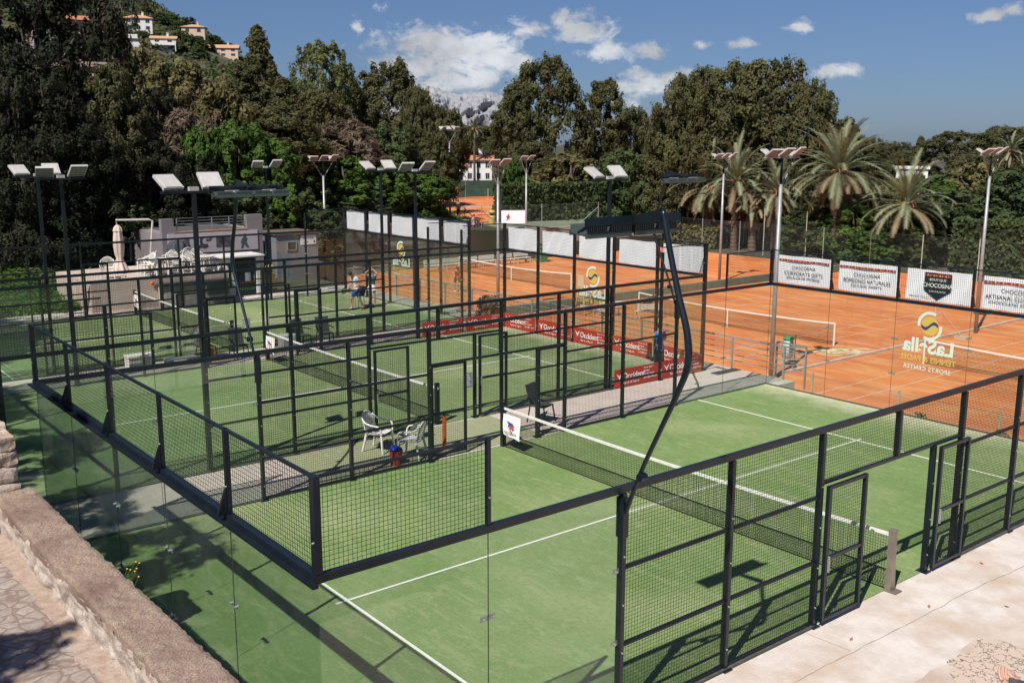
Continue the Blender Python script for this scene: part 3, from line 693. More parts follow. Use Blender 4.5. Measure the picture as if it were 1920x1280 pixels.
SPEC = [('CHOCOSiNA', 'CORPORATE GIFTS', 'REGALOS DE EMPRESA', 'white banner reading CORPORATE GIFTS above the glass of the nearest court'),
        ('CHOCOSiNA', 'BOMBONES NATURALES', 'NATURAL SWEETS', 'white banner reading BOMBONES NATURALES above the glass of the nearest court'),
        None,
        ('CHOCOSiNA', 'ARTISANAL CHOCOLATES', 'CHOCOLATES ARTESANOS', 'white banner reading ARTISANAL CHOCOLATES at the right border of the picture'),
        ('CHOCOSiNA', 'CHOCOLATES', '', 'last white banner with striped top, nearest the right end of the glass wall')]
STR = [mat('stripe_%d' % i, c, rough=.8) for i, c in enumerate([(.55,.03,.02),(.10,.04,.22),(.80,.38,.05),(.45,.02,.05),(.70,.16,.03)])]
for i, sp in enumerate(SPEC):
    yb = 9.80-2*i; ya = yb-1.72
    o = banner('white banner with a black chocolatier crest above the glass of the nearest court' if sp is None else sp[3], 20.055, ya, yb, 3.08, 3.86, group='printed banners above the glass of the nearest court', seed=i)
    xx = 20.028; yc = (ya+yb)/2
    if sp:
        rr = random.Random(i)
        for k, sm in enumerate(STR):
            m = M()
            for j in range(k, 44, 5):
                a = yb-.03-(1.66)*j/44; m.box(xx-.002, a-1.66/44*.97, 3.70, xx, a, 3.755)
            m.build('stripe_pattern', sm, o)
        text('lettering', sp[0], .13, INK, o, (xx, yc, 3.50), (0,-1,0), (0,0,1), sx=1.05)
        text('lettering', sp[1], .135, INK, o, (xx, yc, 3.335), (0,-1,0), (0,0,1), sx=1.1 if len(sp[1]) < 17 else .95)
        text('lettering', sp[2], .10, INK, o, (xx, yc, 3.215), (0,-1,0), (0,0,1), sx=1.1)
    else:
        P = lambda a, b: (xx, yc+a, b)
        M().prism([P(.36,3.80),P(-.36,3.80),P(-.36,3.36),P(0,3.13),P(.36,3.36)], (-.003,0,0)).build('crest', mat('crest_black', (.012,.018,.02), rough=.6), o)
        for k, sm in enumerate(STR):
            m = M()
            for j in range(k, 22, 5): a = yc+.35-.70*j/22; m.box(xx-.006, a-.031, 3.71, xx-.0035, a, 3.76)
            m.build('stripe_pattern', sm, o)
        text('lettering', '· BOUTIQUE ·', .085, DW, o, (xx-.005, yc, 3.60), (0,-1,0), (0,0,1), sx=1.05)
        text('lettering', 'CHOCOSiNA', .145, DW, o, (xx-.005, yc, 3.44), (0,-1,0), (0,0,1), sx=.92, bold=.002)
        text('lettering', 'COSTA BLANCA', .06, DW, o, (xx-.005, yc, 3.315), (0,-1,0), (0,0,1))
        text('lettering', 'pastelería artesana   www.chocosina.com', .045, INK, o, (xx, yc+.45, 3.16), (0,-1,0), (0,0,1), sx=.8)
for c_, (X0, Y0, nm) in enumerate((( -.1, 12.4, 'middle'), (-.4, 24.3, 'farthest'))):
    for k in range(5):
        w_ = ['first', 'second', 'third', 'fourth', 'fifth'][k]
        banner('blank back of the %s banner from the near end of the %s cage' % (w_, nm), X0+20.07, Y0+2*k+.16, Y0+2*k+1.84, 3.06, 3.86 if c_ == 0 else 3.92, seed=20+k+5*c_)
REDB = mat('red_banner', (.44, .040, .020), (.38, .032, .018), 3, rough=.6)
def redb(label, p, q, face, seed=0):
    """red advertising board at the foot of the glass, from p to q, readable from the side face points to"""
    p = Vector(p); q = Vector(q); d = (q-p).normalized(); n = Vector(face); up = Vector((0,0,1))
    L_ = (q-p).length; m = M(); m.obox(p+d*L_/2+up*.29, d*L_/2, n*.004, up*.27)
    o = m.build('advertising_banner', REDB); OFF[o.name] = Vector(); tag(o, label, 'banner', 'red banners along the foot of the glass')
    x = up.cross(n); s0 = p if x.dot(d) > 0 else q; s = n*.008
    text('lettering', 'Occident', .27, DW, o, s0+x*.34+up*.24+s, x, up, 'LEFT', bold=.004, sx=.92)
    text('lettering', 'Agencia de Seguros', .085, DW, o, s0+x*.36+up*.11+s, x, up, 'LEFT')
    for j, b_ in enumerate(('Ronda Nord 24', 'Pedreguer', 'Telf. 965 000 000', 'agencia@occident.com')): text('lettering', b_, .065, DW, o, s0+x*1.22+up*(.46-.10*j)+s, x, up, 'LEFT', sx=.95)
    c = s0+x*.2+up*.33+s
    M().add([c+x*a+up*b_ for a, b_ in ((-.13,.12),(0,.03),(.13,.15),(.04,-.02),(.01,-.13),(-.03,-.01))], [(0,1,5),(1,2,3),(1,3,4,5)]).build('emblem', DW, o)
for k in range(4): redb('red banner, %s from the near corner along the end of the middle court' % ['second','third','fourth','fifth'][k], (19.84, 14.48+2*k, 0), (19.84, 16.32+2*k, 0), (-1,0,0))
redb('red banner, first from the near corner along the end of the middle court', (19.84, 12.52, 0), (19.84, 14.3, 0), (-1,0,0))
redb('red banner outside the near side glass of the middle court, beside the gap post', (15.98, 12.31, 0), (17.82, 12.31, 0), (0,-1,0))
redb('red banner outside the near side glass of the middle court, at its corner', (17.98, 12.31, 0), (19.78, 12.31, 0), (0,-1,0))
redb('dark red banner on the far side glass of the middle court, away from the corner', (16.0, 22.32, 0), (17.8, 22.32, 0), (0,-1,0))
redb('dark red banner on the far side glass of the middle court, at the corner', (17.98, 22.32, 0), (19.8, 22.32, 0), (0,-1,0))

# ---------------------------------------------------------------- floodlights
PANB = mat('lamp_back', (.50, .49, .47), (.43, .42, .40), 6, rough=.5); PANF = mat('lamp_glass', (.085, .07, .06), rough=.25)
FINM = mat('lamp_fins', (.055, .075, .072), rough=.5); LEDM = mat('led_glass', (.42, .40, .32), rough=.3)
def panel(par, x, y, z, s, w=.46, l=.46, tilt=36, yaw=0, name='flood_panel'):
    """white cased flood panel hinged on the crossbar; s=+1 aims towards +y and down"""
    u = Vector((0, s*math.cos(rad(tilt)), math.sin(rad(tilt)))); X = Vector((1, 0, 0)); n = X.cross(u)
    if n.z < 0: n = -n
    R_ = Matrix.Rotation(rad(yaw), 3, 'Z'); u = R_@u; X = R_@X; n = R_@n
    c = Vector((x, y, z))+u*(l/2)+n*.05
    m = M(); m.obox(c, X*w/2, u*l/2, n*.03); m.obox(c+n*.036-u*.05, X*w*.40, u*l*.36, n*.008)
    p = m.build(name, PANB, par)
    M().obox(c-n*.033, X*(w/2-.03), u*(l/2-.03), n*.004).build('lens', PANF, p)
    k = M()
    for i in range(5): k.obox(c-n*.04+u*((i-2)*l*.17), X*(w/2-.03), u*.012, n*.012)
    k.build('louvre', PANB, p)
    k = M()
    for e in (-1, 1): k.bar(Vector((x, y, z))+X*e*w*.46, c+X*e*w*.5-u*l*.25, .02)
    k.build('hinge', GALV, p); return p
def t_lamp(label, x, y, s, H=6.0):
    c = thing('floodlight', label, 'floodlight', (x, y, 0), 0, 'twin panel floodlights on the padel cages')
    M().box(x-.042, y-.042, 0, x+.042, y+.042, H-.03).build('pole', STEEL, c)
    M().box(x-.68, y-.05, H-.03, x+.68, y+.05, H+.02).build('crossbar', STEEL, c)
    M().box(x-.1, y-.05, H+.02, x+.1, y+.05, H+.10).build('junction_box', PANB, c)
    panel(c, x-.42, y, H+.03, s, tilt=34, yaw=12*s); panel(c, x+.42, y, H+.03, s, tilt=40, yaw=-4*s)
t_lamp('twin white panel floodlight on dark pole, left half of the middle court near side', 3.89, 12.47, 1)
t_lamp('twin white panel floodlight on dark pole, right half of the middle court near side', 15.8, 12.47, 1)
t_lamp('twin floodlight left of centre showing its louvred faces, beyond the middle court', 15.8, 22.33, -1)
t_lamp('twin white backed floodlight next to the louvred one left of centre', 15.63, 24.37, 1)
t_lamp('left hand twin floodlight with louvred faces in the dark left part', 3.93, 22.33, -1)
t_lamp('leftmost twin white backed floodlight in the dark left part', 3.82, 24.37, 1)
t_lamp('twin floodlight in front of the vivid green trees behind the clubhouse', 15.7, 34.2, -1, 5.9)
t_lamp('twin floodlight of the farthest court beyond the left border', 3.7, 34.2, -1, 5.9)
def smooth_path(pts, k=6):
    out = []; P = [Vector(p) for p in pts]; P = [P[0]]+P+[P[-1]]
    for i in range(1, len(P)-2):
        for j in range(k):
            t = j/k; a, b, c_, d = P[i-1], P[i], P[i+1], P[i+2]
            out.append(.5*((2*b)+(-a+c_)*t+(2*a-5*b+4*c_-d)*t*t+(-a+3*b-3*c_+d)*t**3))
    out.append(P[-2]); return out
def bow_lamp(label, x, y, s):
    """s=-1: fixed on the y=0 side, bows outwards and leans back over the court"""
    c = thing('floodlight', label, 'floodlight', (x, y, 2.4), 0, 'bow shaped floodlights of the nearest court')
    pts = [(0, 2.45), (.02, 2.62), (.28, 3.27), (.55, 3.82), (.80, 4.32), (.93, 4.66), (.90, 5.0), (.76, 5.40), (.62, 5.85), (.50, 6.28)]
    R_ = [.028, .026, .027, .029, .034, .041, .039, .035, .033, .032]
    sp = smooth_path([(x, y+s*a, z) for a, z in pts]); rs = []
    for i in range(len(sp)): f = i/(len(sp)-1)*(len(R_)-1); j = min(len(R_)-2, int(f)); rs.append(R_[j]+(R_[j+1]-R_[j])*(f-j))
    M().tube(sp, rs, 12).build('pole', STEEL, c, smooth=True)
    M().box(x-.045, y-.06, 2.40, x+.045, y+.06, 2.9).tube([(x-.05, y+s*.30, 3.22), (x+.05, y+s*.30, 3.22)], .05, 8).build('bracket', STEEL, c)
    yc = y-s*.02; z = 6.12                                 # head centre
    M().prism([(x-.03, y+s*.52, 6.30), (x-.03, y+s*.50, 6.16), (x-.03, yc+s*.05, z-.0), (x-.03, yc-s*.02, z+.05)], (.06, 0, 0)).build('arm', STEEL, c)
    M().obox((x, yc+s*.10, z+.03), (.74, 0, 0), (0, s*.015, .010), (0, -.006*s, .045)).build('back_plate', STEEL, c)
    for e in (-1, 1):
        cx = x+e*.37; n = Vector((0, s*.10, .995)); u = Vector((0, -s*.995, .10)); C_ = Vector((cx, yc-s*.05, z-.085))
        m = M().obox(C_, (.345, 0, 0), u*.13, n*.016); m.obox(C_+u*.13-n*.02, (.345,0,0), u*.010, n*.026); m.obox(C_-u*.13-n*.02, (.345,0,0), u*.010, n*.026)
        b_ = m.build('led_module', FINM, c)
        k = M()
        for i in range(24):
            if i not in (11, 12): k.obox(C_+Vector((-.33+.66*i/23, 0, 0))+n*.045, (.006,0,0), u*.135, n*.03)
        k.build('cooling_fins', FINM, b_)
        for q in (-1, 1): M().obox(C_+Vector((q*.18, 0, 0))-n*.024, (.15,0,0), u*.11, n*.004).build('lens', LEDM, b_)
        M().obox(C_+n*.07, (.12,0,0), u*.05, n*.02).build('driver_box', PANB, b_)
        for q in (-1, 1): M().bar(C_+Vector((q*.335, 0, 0)), Vector((cx+q*.335, yc+s*.10, z)), .03, .02).build('stay', STEEL, b_)
    return c
bow_lamp('bow shaped black floodlight arching over the front fence of the nearest court', 4.0, 0.0, -1)
bow_lamp('bow shaped floodlight on the back fence of the nearest court, left part', 4.0, 10.0, 1)
bow_lamp('bow shaped floodlight on the back fence of the nearest court, right part', 16.0, 10.0, 1)
bow_lamp('bow shaped floodlight on the front fence beyond the right border', 16.0, 0.0, -1)
def mast(label, x, y, z0, H, npan, s, ybrace=True, tall=1.0):
    c = thing('light_mast', label, 'floodlight mast', (x, y, z0), 0, 'grey round masts of the tennis courts')
    M().tube([(x, y, z0), (x, y, z0+H-1.0)], [.10, .07], 12).build('pole', GALV, c, smooth=True)
    M().tube([(x, y, z0+H-1.0), (x, y, z0+H)], [.055, .05], 8).build('pole_top', STEEL if npan > 2 else GALV, c)
    w = .36*npan
    M().box(x-w, y-.05, z0+H, x+w, y+.05, z0+H+.06).build('crossbar', GALV, c)
    if ybrace: M().tube([(x, y, z0+H-1.15), (x-w*.75, y, z0+H)], .025, 6).tube([(x, y, z0+H-1.15), (x+w*.75, y, z0+H)], .025, 6).build('brace', GALV, c)
    for k in range(npan):
        xx = x+(k-(npan-1)/2)*.74
        panel(c, xx, y-.03, z0+H+.06, s, w=.52, l=.5, tilt=28+6*k, yaw=(k-1)*14)
        if k % 2 == 0 and npan > 2: panel(c, xx+.05, y+.03, z0+H+.06, -s, w=.46, l=.42, tilt=34, yaw=10-k*9)
    return c
mast('tall grey floodlight mast rising behind the glass corner of the nearest court', 28.87, 16.4, -2.5, 8.95, 3, -1)
mast('rightmost tall grey floodlight mast standing on the red clay', 45.9, 16.6, -2.5, 8.95, 3, -1)
mast('tall grey mast between the black bow lamp and the date palms', 50.7, 37.3, -2.5, 8.5, 3, -1)
mast('tall grey mast, left one of the two above the left end of the long hedge', 30.4, 36.3, -2.5, 8.3, 2, -1)
mast('tall grey mast, right one of the two above the left end of the long hedge', 48.0, 55.2, -2.5, 8.2, 2, -1)
mast('grey mast with three lamps in front of the green bank left of centre', 29.8, 55.2, -2.5, 8.3, 3, -1)
mast('far slim mast with three white lamps left of the white villa with tiled roofs', 51.2, 70.4, 0, 8.2, 3, 1)

NOT = mat('notice_grey', (.30, .31, .34), (.16, .17, .22), 30, rough=.6)
for lab, x, y, z in (('small grey rules notice on the middle cage gate right of its net', 10.72, 12.27, 1.05), ('small grey rules notice on the far side gate of the middle cage', 9.2, 22.27, 1.25), ('small pale notice on the far side fence of the farthest cage', 14.6, 34.17, 1.15)):
    o = M().box(x-.13, y-.004, z-.2, x+.13, y+.004, z+.2).build('notice', NOT); tag(o, lab, 'sign', 'small notices on the cages'); OFF[o.name] = Vector()
    k = M(); [k.box(x-.11, y-.007, z+.14-.045*i, x+.02+.02*(i % 4), y-.0045, z+.155-.045*i) for i in range(7)]; k.build('printed_lines', mat('notice_ink', (.7, .7, .72), rough=.7), o)
# ---------------------------------------------------------------- tennis nets
CORD = mat('clay_net_cord', (.05, .03, .02), rough=.9); TBAND = mat('tennis_tape', (.76, .72, .68), rough=.8)
def tennis_net(label, x, ya, yb, z):
    c = thing('tennis_net', label, 'tennis net', (x, ya, z), 0, 'tennis nets on the red clay')
    for y in (ya, yb): M().tube([(x, y, z), (x, y, z+1.10)], .05, 10).build('net_post', mat('net_post_paint', (.66, .64, .6), rough=.5), c)
    ym = (ya+yb)/2; L_ = yb-ya
    top = lambda y: .92+.15*((y-ym)/(L_/2))**2
    m = M(); n = int(L_/.055)
    for i in range(1, n): y = ya+L_*i/n; m.bar((x, y, z+.03), (x, y, z+top(y)), .006, caps=False)
    for j in range(17):
        for i in range(16):
            a = ya+L_*i/16; b = ya+L_*(i+1)/16; m.bar((x, a, z+.04+(top(a)-.06)*j/16), (x, b, z+.04+(top(b)-.06)*j/16), .006, caps=False)
    m.build('netting', CORD, c)
    m = M()
    for i in range(16):
        a = ya+L_*i/16; b = ya+L_*(i+1)/16; m.bar((x, a, z+top(a)), (x, b, z+top(b)), .03, .07)
    m.build('top_band', TBAND, c)
    M().box(x-.02, ym-.03, z, x+.02, ym+.03, z+.93).build('centre_strap', TBAND, c)
ZC = -2.446
tennis_net('tennis net ending behind the glass wall next to the rubbish bag', 37.4, 19.2, 32.1, ZC)
tennis_net('tennis net cut by the right border of the picture', 37.0, 2.0, 14.4, ZC)
tennis_net('far tennis net seen through the posts of the middle court', 40.0, 40.8, 53.4, ZC)

# ---------------------------------------------------------------- railing along the walkway
c = thing('railing', 'galvanised tube railing along the walkway above the red clay', 'railing', (21.05, 10, 0))
def rrun(pts):
    m = M()
    for a, b in zip(pts, pts[1:]):
        for z in (1.0, .80, .62, .44, .26): m.bar((*a, z), (*b, z), .045 if z == 1.0 else .022, caps=True)
    m.build('rail', GALV, c)
rrun([(20.9, 10.05), (20.9, 35.8)]); rrun([(20.9, 10.05), (21.35, 9.6), (21.4, 10.7)])
for y in [10.05+1.98*i for i in range(14)]: M().bar((20.9, y, -.01), (20.9, y, 1.0), .05).build('post', GALV, c)
for p_ in ((21.35, 9.6), (21.4, 10.7)): M().bar((*p_, -.3), (*p_, 1.0), .05).build('post', GALV, c)
# chain link strip fence at the foot of the terrace
POSTC = mat('cream_post', (.50, .46, .33), (.36, .36, .28), 4, rough=.7); LINK = mat('chain_link', (.22, .24, .22), rough=.6)
def chain_fence(label, pts, z0, h, sp=3.0, group='chain link fences', pm=POSTC, lm=LINK, ms=.10, tk=.0025, post_r=.035, brace=False, screen=None):
    c = thing('chain_fence', label, 'fence', (*pts[0], z0), 0, group)
    for a, b in zip(pts, pts[1:]):
        a = Vector((*a, 0)); b = Vector((*b, 0)); L_ = (b-a).length; d = (b-a)/L_; n = max(1, round(L_/sp))
        for i in range(n+1): q = a+d*(L_*i/n); M().tube([(q.x, q.y, z0), (q.x, q.y, z0+h+.05)], post_r, 7).build('post', pm, c)
        m = M(); k = int(L_/ms)
        for i in range(k):                                   # diagonal weave
            q = a+d*(ms*i); 
            for s in (-1, 1):
                q0 = a+d*min(L_, max(0, ms*i)); q1 = a+d*min(L_, max(0, ms*i+s*h)); f = abs((q1-q0).length)/h
                m.bar((q0.x, q0.y, z0+.03), (q1.x, q1.y, z0+.03+(h-.06)*min(1, f)), tk, caps=False)
        for z in (.05, h-.03): m.bar((a.x, a.y, z0+z), (b.x, b.y, z0+z), tk*2.2)
        m.build('wire_mesh', lm, c)
        if brace: M().tube([(a.x, a.y, z0+h*.8), tuple(a+d*2.0+Vector((0,0,z0+.1)))], post_r*.8, 6).tube([(b.x, b.y, z0+h*.8), tuple(b-d*2.0+Vector((0,0,z0+.1)))], post_r*.8, 6).build('brace', pm, c)
        if screen: M().obox(((a.x+b.x)/2, (a.y+b.y)/2, z0+h*.52), d*(L_/2), d.cross(Vector((0,0,1)))*.01, Vector((0,0,h*.42))).build('windbreak', screen, c)
    return c
chain_fence('low chain link fence with cream posts right behind the glass end wall', [(21.16, -2), (21.16, 9.2)], -2.48, 2.75, 3.1)
SCREEN = mat('green_windbreak', (.018, .045, .035), (.028, .065, .05), 1.5, rough=.9)
chain_fence('back fence of the red clay courts, right stretch with bare posts', [(66.2, 14), (66.2, 35.4)], -2.6, 3.0, 4.2, ms=.16, tk=.0022)
chain_fence('back fence of the red clay courts below the date palms', [(66.2, 35.4), (66.2, 56.5)], -2.6, 3.0, 4.2, ms=.16, tk=.0022, pm=GALV)
chain_fence('raised chain link goal fence with thin grey rails left of the big palm', [(67.5, 46.5), (67.5, 42.2)], -2.5, 4.0, 4.2, ms=.16, tk=.0022)
chain_fence('fence with leaning braces on the grass above the low concrete wall', [(46.8, 59.6), (58.5, 57.8)], -.02, 1.9, 5.5, ms=.2, tk=.003, pm=GALV, brace=True)
chain_fence('far green screened fence above the left end of the long hedge', [(61, 105), (86, 92)], 0, 2.5, 5.0, ms=.3, tk=.004, screen=SCREEN, pm=GALV, brace=True)
chain_fence('far green screened fence behind the right part of the long hedge', [(70, 82), (88, 74)], 0, 3.2, 5.0, ms=.3, tk=.004, screen=SCREEN, pm=GALV)
chain_fence('middle distance fence across the upper red clay court', [(52, 80), (64, 74)], 0, 2.4, 4.0, ms=.3, tk=.004, pm=POSTC)
chain_fence('dark tall fence with green screen left of the orange roofed restaurant', [(71.8, 62), (74.2, 49)], -2.5, 1.7, 4.0, ms=.3, tk=.004, screen=SCREEN, pm=GALV)
# small court furniture on the clay
UMP = mat('umpire_tube', (.55, .42, .28), rough=.6)
c = thing('umpire_chair', 'umpire chair of pale tubes on the red clay behind the middle court end wall', 'umpire chair', (34.2, 33.3, ZC))
m = M()
for a, b in ((-.35, -.3), (.35, -.3), (-.35, .3), (.35, .3)): m.bar((34.2+a, 33.3+b*1.5, ZC), (34.2+a*.6, 33.3+b*.6, ZC+1.5), .04)
m.build('leg', UMP, c); M().box(33.95, 33.05, ZC+1.5, 34.45, 33.55, ZC+1.56).build('seat', UMP, c); M().box(33.93, 33.05, ZC+1.56, 33.98, 33.55, ZC+2.2).build('backrest', UMP, c)
m = M(); [m.box(34.0, 33.0-.1*i, ZC+.3+.3*i, 34.4, 33.06-.1*i, ZC+.34+.3*i) for i in range(4)]; m.build('step', UMP, c)
def slat_bench(label, x, y, z, rz, group='white slatted court benches'):
    c = thing('bench', label, 'bench', (x, y, z), rz, group)
    m = M(); [m.box(-.75, -.22+.11*i, .42, .75, -.14+.11*i, .45) for i in range(4)]; m.build('seat', PLASTW, c, world=False)
    m = M(); [m.box(-.75, .24, .55+.11*i, .75, .27, .63+.11*i) for i in range(3)]; m.build('backrest', PLASTW, c, world=False)
    for s in (-.62, .62): M().bar((s, -.2, 0), (s, -.2, .42), .05).bar((s, .25, 0), (s, .27, .86), .05).bar((s, -.2, .4), (s, .25, .4), .04).build('leg', UMP, c, world=False)
    return c
slat_bench('white slatted bench behind the middle court end wall, left of the bag bench', 35.0, 32.0, ZC, rad(160))
slat_bench('white slatted bench with a black racket bag on it behind the right end posts', 36.0, 30.0, ZC, rad(155))
o = M().tube([(35.7, 30.1, ZC+.62), (36.0, 30.0, ZC+.95), (36.25, 29.8, ZC+1.25)], [.16, .2, .1], 10).build('racket_bag', BLACK, smooth=True); tag(o, 'black racket bag lying on the white slatted bench by the clay', 'bag')
for k in range(6): slat_bench('%s white bench of the row at the foot of the concrete steps' % ['first from the left', 'second from the left', 'third from the left', 'fourth from the left', 'fifth from the left', 'rightmost'][k], 38.5+1.75*k, 54.6+.1*(k % 2), ZC, 0, 'row of white benches by the far tennis court')
o = M().box(48.6, 54.0, ZC, 49.3, 54.7, ZC+1.15).box(48.55, 53.95, ZC+1.15, 49.35, 54.75, ZC+1.25).build('litter_bin', mat('bin_green', (.06, .20, .09), rough=.5)); tag(o, 'green square litter bin at the right end of the bench row', 'bin')
# rubbish bag holder by the walkway corner
c = thing('bag_holder', 'translucent rubbish bag on a post with a green lid beside the railing corner', 'rubbish bag', (32.3, 17.75, ZC))
M().tube([(32.3, 17.75, ZC), (32.3, 17.75, ZC+1.35)], .02, 6).build('pole', STEEL, c)
M().tube([(32.0, 17.9, ZC+.35), (32.0, 17.9, ZC+.7), (32.02, 17.9, ZC+1.15)], [.24, .27, .2], 10).build('bag', mat('bag_plastic', (.50, .52, .50), (.35, .37, .36), 5, rough=.3), c, smooth=True)
M().lathe((32.02, 17.9, ZC+1.15), [(.24, 0), (.25, .05), (.12, .13), (.0001, .14)], 12).build('lid', mat('lid_green', (.02, .28, .10), rough=.4), c)
o = M().lathe((31.6, 17.2, ZC), [(.16, 0), (.16, .03), (.09, .04), (.02, .42), (.0001, .43)], 12).build('traffic_cone', BLACK); tag(o, 'small dark cone at the near end of the clay kerb', 'cone')
# hose
rr = random.Random(4)
pts = []
for i in range(60):
    a = i*.42; pts.append((37.0+.9*math.cos(a)*(1+.2*math.sin(a*.3))+.05*i*.3-1.2, 17.9+.8*math.sin(a*.9)+.25*math.sin(a*.21), ZC+.03+.02*(i % 3)))
o = M().tube(smooth_path(pts, 3), .022, 5).build('hose', mat('hose_cream', (.62, .52, .33), rough=.5), smooth=True); tag(o, 'loose cream garden hose coiled on the kerb between the clay courts', 'hose')
c = thing('court_broom', 'drag broom leaning beside the rightmost grey mast', 'broom', (43.0, 16.6, ZC)); M().tube([(43.9, 16.3, ZC+.1), (42.7, 17.0, ZC+1.6)], .03, 6).build('handle', UMP, c); M().box(43.6, 15.9, ZC, 44.2, 16.5, ZC+.14).build('brush', mat('brush', (.45, .36, .24), rough=.9), c)
M().tube([(42.6, 17.05, ZC), (42.6, 17.05, ZC+1.7)], .025, 6).build('pole', POSTC, c)
c = thing('bicycle', 'bicycle leaning at the foot of the concrete steps', 'bicycle', (45.3, 55.6, ZC))
def wheel(par, x, y, z, r):
    m = M(); n = 18; m.tube([(x+r*math.cos(i*2*math.pi/n), y, z+r*math.sin(i*2*math.pi/n)) for i in range(n+1)], .022, 5)
    for i in range(8): m.bar((x, y, z), (x+r*math.cos(i*.785), y, z+r*math.sin(i*.785)), .006)
    m.build('wheel', BLACK, par)
z = ZC+.35; wheel(c, 44.8, 55.6, z, .34); wheel(c, 45.85, 55.6, z, .34)
M().bar((44.8,55.6,z),(45.1,55.6,z+.5),.035).bar((45.1,55.6,z+.5),(45.65,55.6,z+.52),.035).bar((45.65,55.6,z+.52),(45.85,55.6,z),.035).bar((45.1,55.6,z+.5),(45.3,55.6,z-.05),.035).bar((45.3,55.6,z-.05),(45.65,55.6,z+.5),.035).bar((44.8,55.6,z),(45.3,55.6,z-.05),.03).build('frame', BLACK, c)
M().box(44.98,55.54,z+.6,45.22,55.66,z+.65).bar((45.1,55.6,z+.5),(45.1,55.6,z+.6),.03).build('saddle', BLACK, c); M().bar((45.6,55.6,z+.5),(45.62,55.6,z+.7),.03).bar((45.62,55.35,z+.72),(45.62,55.85,z+.72),.03).build('handlebar', BLACK, c)

# ---------------------------------------------------------------- chairs and odds and ends between the courts
def monobloc(label, loc, rz, m_=PLASTW, group='white plastic armchairs', s=1.0):
    c = thing('plastic_armchair', label, 'chair', loc, rz, group, s)
    # seat
    n = 8; vs = []
    for k in (0, .02):
        for j in range(n+1):
            for i in range(n+1):
                a, b = i/n*2-1, j/n*2-1; vs.append((a*.24*(1+.06*b), b*.22, .42+k-.02*(1-a*a)+.015*b))
    q = (n+1)**2; f = [(j*(n+1)+i, (j+1)*(n+1)+i, (j+1)*(n+1)+i+1, j*(n+1)+i+1) for j in range(n) for i in range(n)]
    f += [tuple(reversed([a+q for a in ff])) for ff in f]
    M().add(vs, f).build('seat', m_, c, smooth=True, world=False)
    bk = M()
    P = lambda a, t: Vector((a*(.245-.05*t*t), -.22-.13*t+.05*a*a*.6, .44+.46*t*(1-.18*a*a)))
    for i in range(-5, 6): bk.tube([P(i/5, t/6) for t in range(7)], .0115, 5)
    bk.tube([P(-1+j/6, 1.0) for j in range(13)], .02, 6); bk.tube([P(-1+j/6, 0.04) for j in range(13)], .02, 6)
    bk.build('backrest', m_, c, smooth=True, world=False)
    for s_ in (-1, 1):
        M().tube(smooth_path([(s_*.23, -.30, .80), (s_*.28, -.20, .70), (s_*.30, -.02, .655), (s_*.30, .14, .64), (s_*.285, .20, .58), (s_*.26, .22, .43)], 4), .022, 6).build('armrest', m_, c, smooth=True, world=False)
        M().tube([(s_*.25, .20, .43), (s_*.29, .25, 0)], [.032, .02], 6).build('leg', m_, c, world=False)
        M().tube([(s_*.22, -.20, .43), (s_*.26, -.30, 0)], [.032, .02], 6).build('leg', m_, c, world=False)
    return c
monobloc('white plastic armchair standing left, facing the nearest court, sunlit', (7.55, 11.45, .003), rad(-150))
monobloc('white plastic armchair turned away, right beside the blue topped bucket', (7.85, 10.55, .003), rad(35))
def bucket(label, x, y, r, h, m1, m2, heap):
    c = thing('bucket', label, 'bucket', (x, y, 0))
    M().lathe((x, y, .004), [(r*.8, 0), (r, h), (r*1.05, h), (r*1.05, h-.02)], 18).build('tub', m1, c)
    rr = random.Random(3); m = M()
    for i in range(7): a = i*.9; m.ball((x+r*.55*math.cos(a), y+r*.55*math.sin(a), h+.02+.02*(i % 3)), r*.48, 6, (1, 1, .7))
    m.ball((x, y, h+.05), r*.75, 7, (1, 1, .55)); m.build(heap, m2, c, smooth=True); return c
bucket('red bucket with a bright blue top between the two white armchairs and the fence', 7.3, 10.32, .15, .32, mat('bucket_red', (.45, .045, .02), (.38, .04, .02), 9, rough=.5), mat('blue_plastic', (.01, .04, .42), (.01, .02, .25), 14, rough=.4), 'blue_cover')
bucket('red bucket heaped with orange cloth on the far walkway', 8.3, 23.35, .19, .36, mat('bucket_red', (.5,.03,.02)), mat('orange_cloth', (.60, .20, .02), (.5, .14, .01), 14, rough=.8), 'heap')
c = thing('ball_tube', 'tall orange ball collecting tube standing near the second armchair', 'ball tube', (8.8, 10.6, 0))
M().tube([(8.8, 10.6, .02), (8.82, 10.62, .78)], .05, 10).build('tube', mat('tube_orange', (.62, .12, .01), rough=.4), c); M().tube([(8.82, 10.62, .78), (8.83, 10.63, .9)], .03, 8).build('cap', BLACK, c)
c = thing('folding_chair', 'dark folding chair with clothes on the pale walkway right of the net', 'chair', (12.1, 11.0, 0), rad(200))
DARKF = mat('dark_fabric', (.025, .03, .03), (.04, .05, .045), 9, rough=.85)
def dark_chair(c):
    M().box(-.24, -.22, .42, .24, .22, .45).build('seat', DARKF, c, world=False); M().obox((0, -.27, .70), (.24, 0, 0), (0, -.012, .003), (0, -.07, .26)).build('backrest', DARKF, c, world=False)
    for s in (-1, 1):
        for t in (-1, 1): M().bar((s*.23, t*.2, .43), (s*.25, t*.27, 0), .028).build('leg', STEEL, c, world=False)
        M().bar((s*.25, -.28, .64), (s*.25, .2, .64), .03).build('armrest', STEEL, c, world=False)
dark_chair(c)
c = thing('folding_chair', 'left one of two dark chairs by the right half of the farthest court', 'chair', (11.75, 23.5, 0), rad(190)); dark_chair(c)
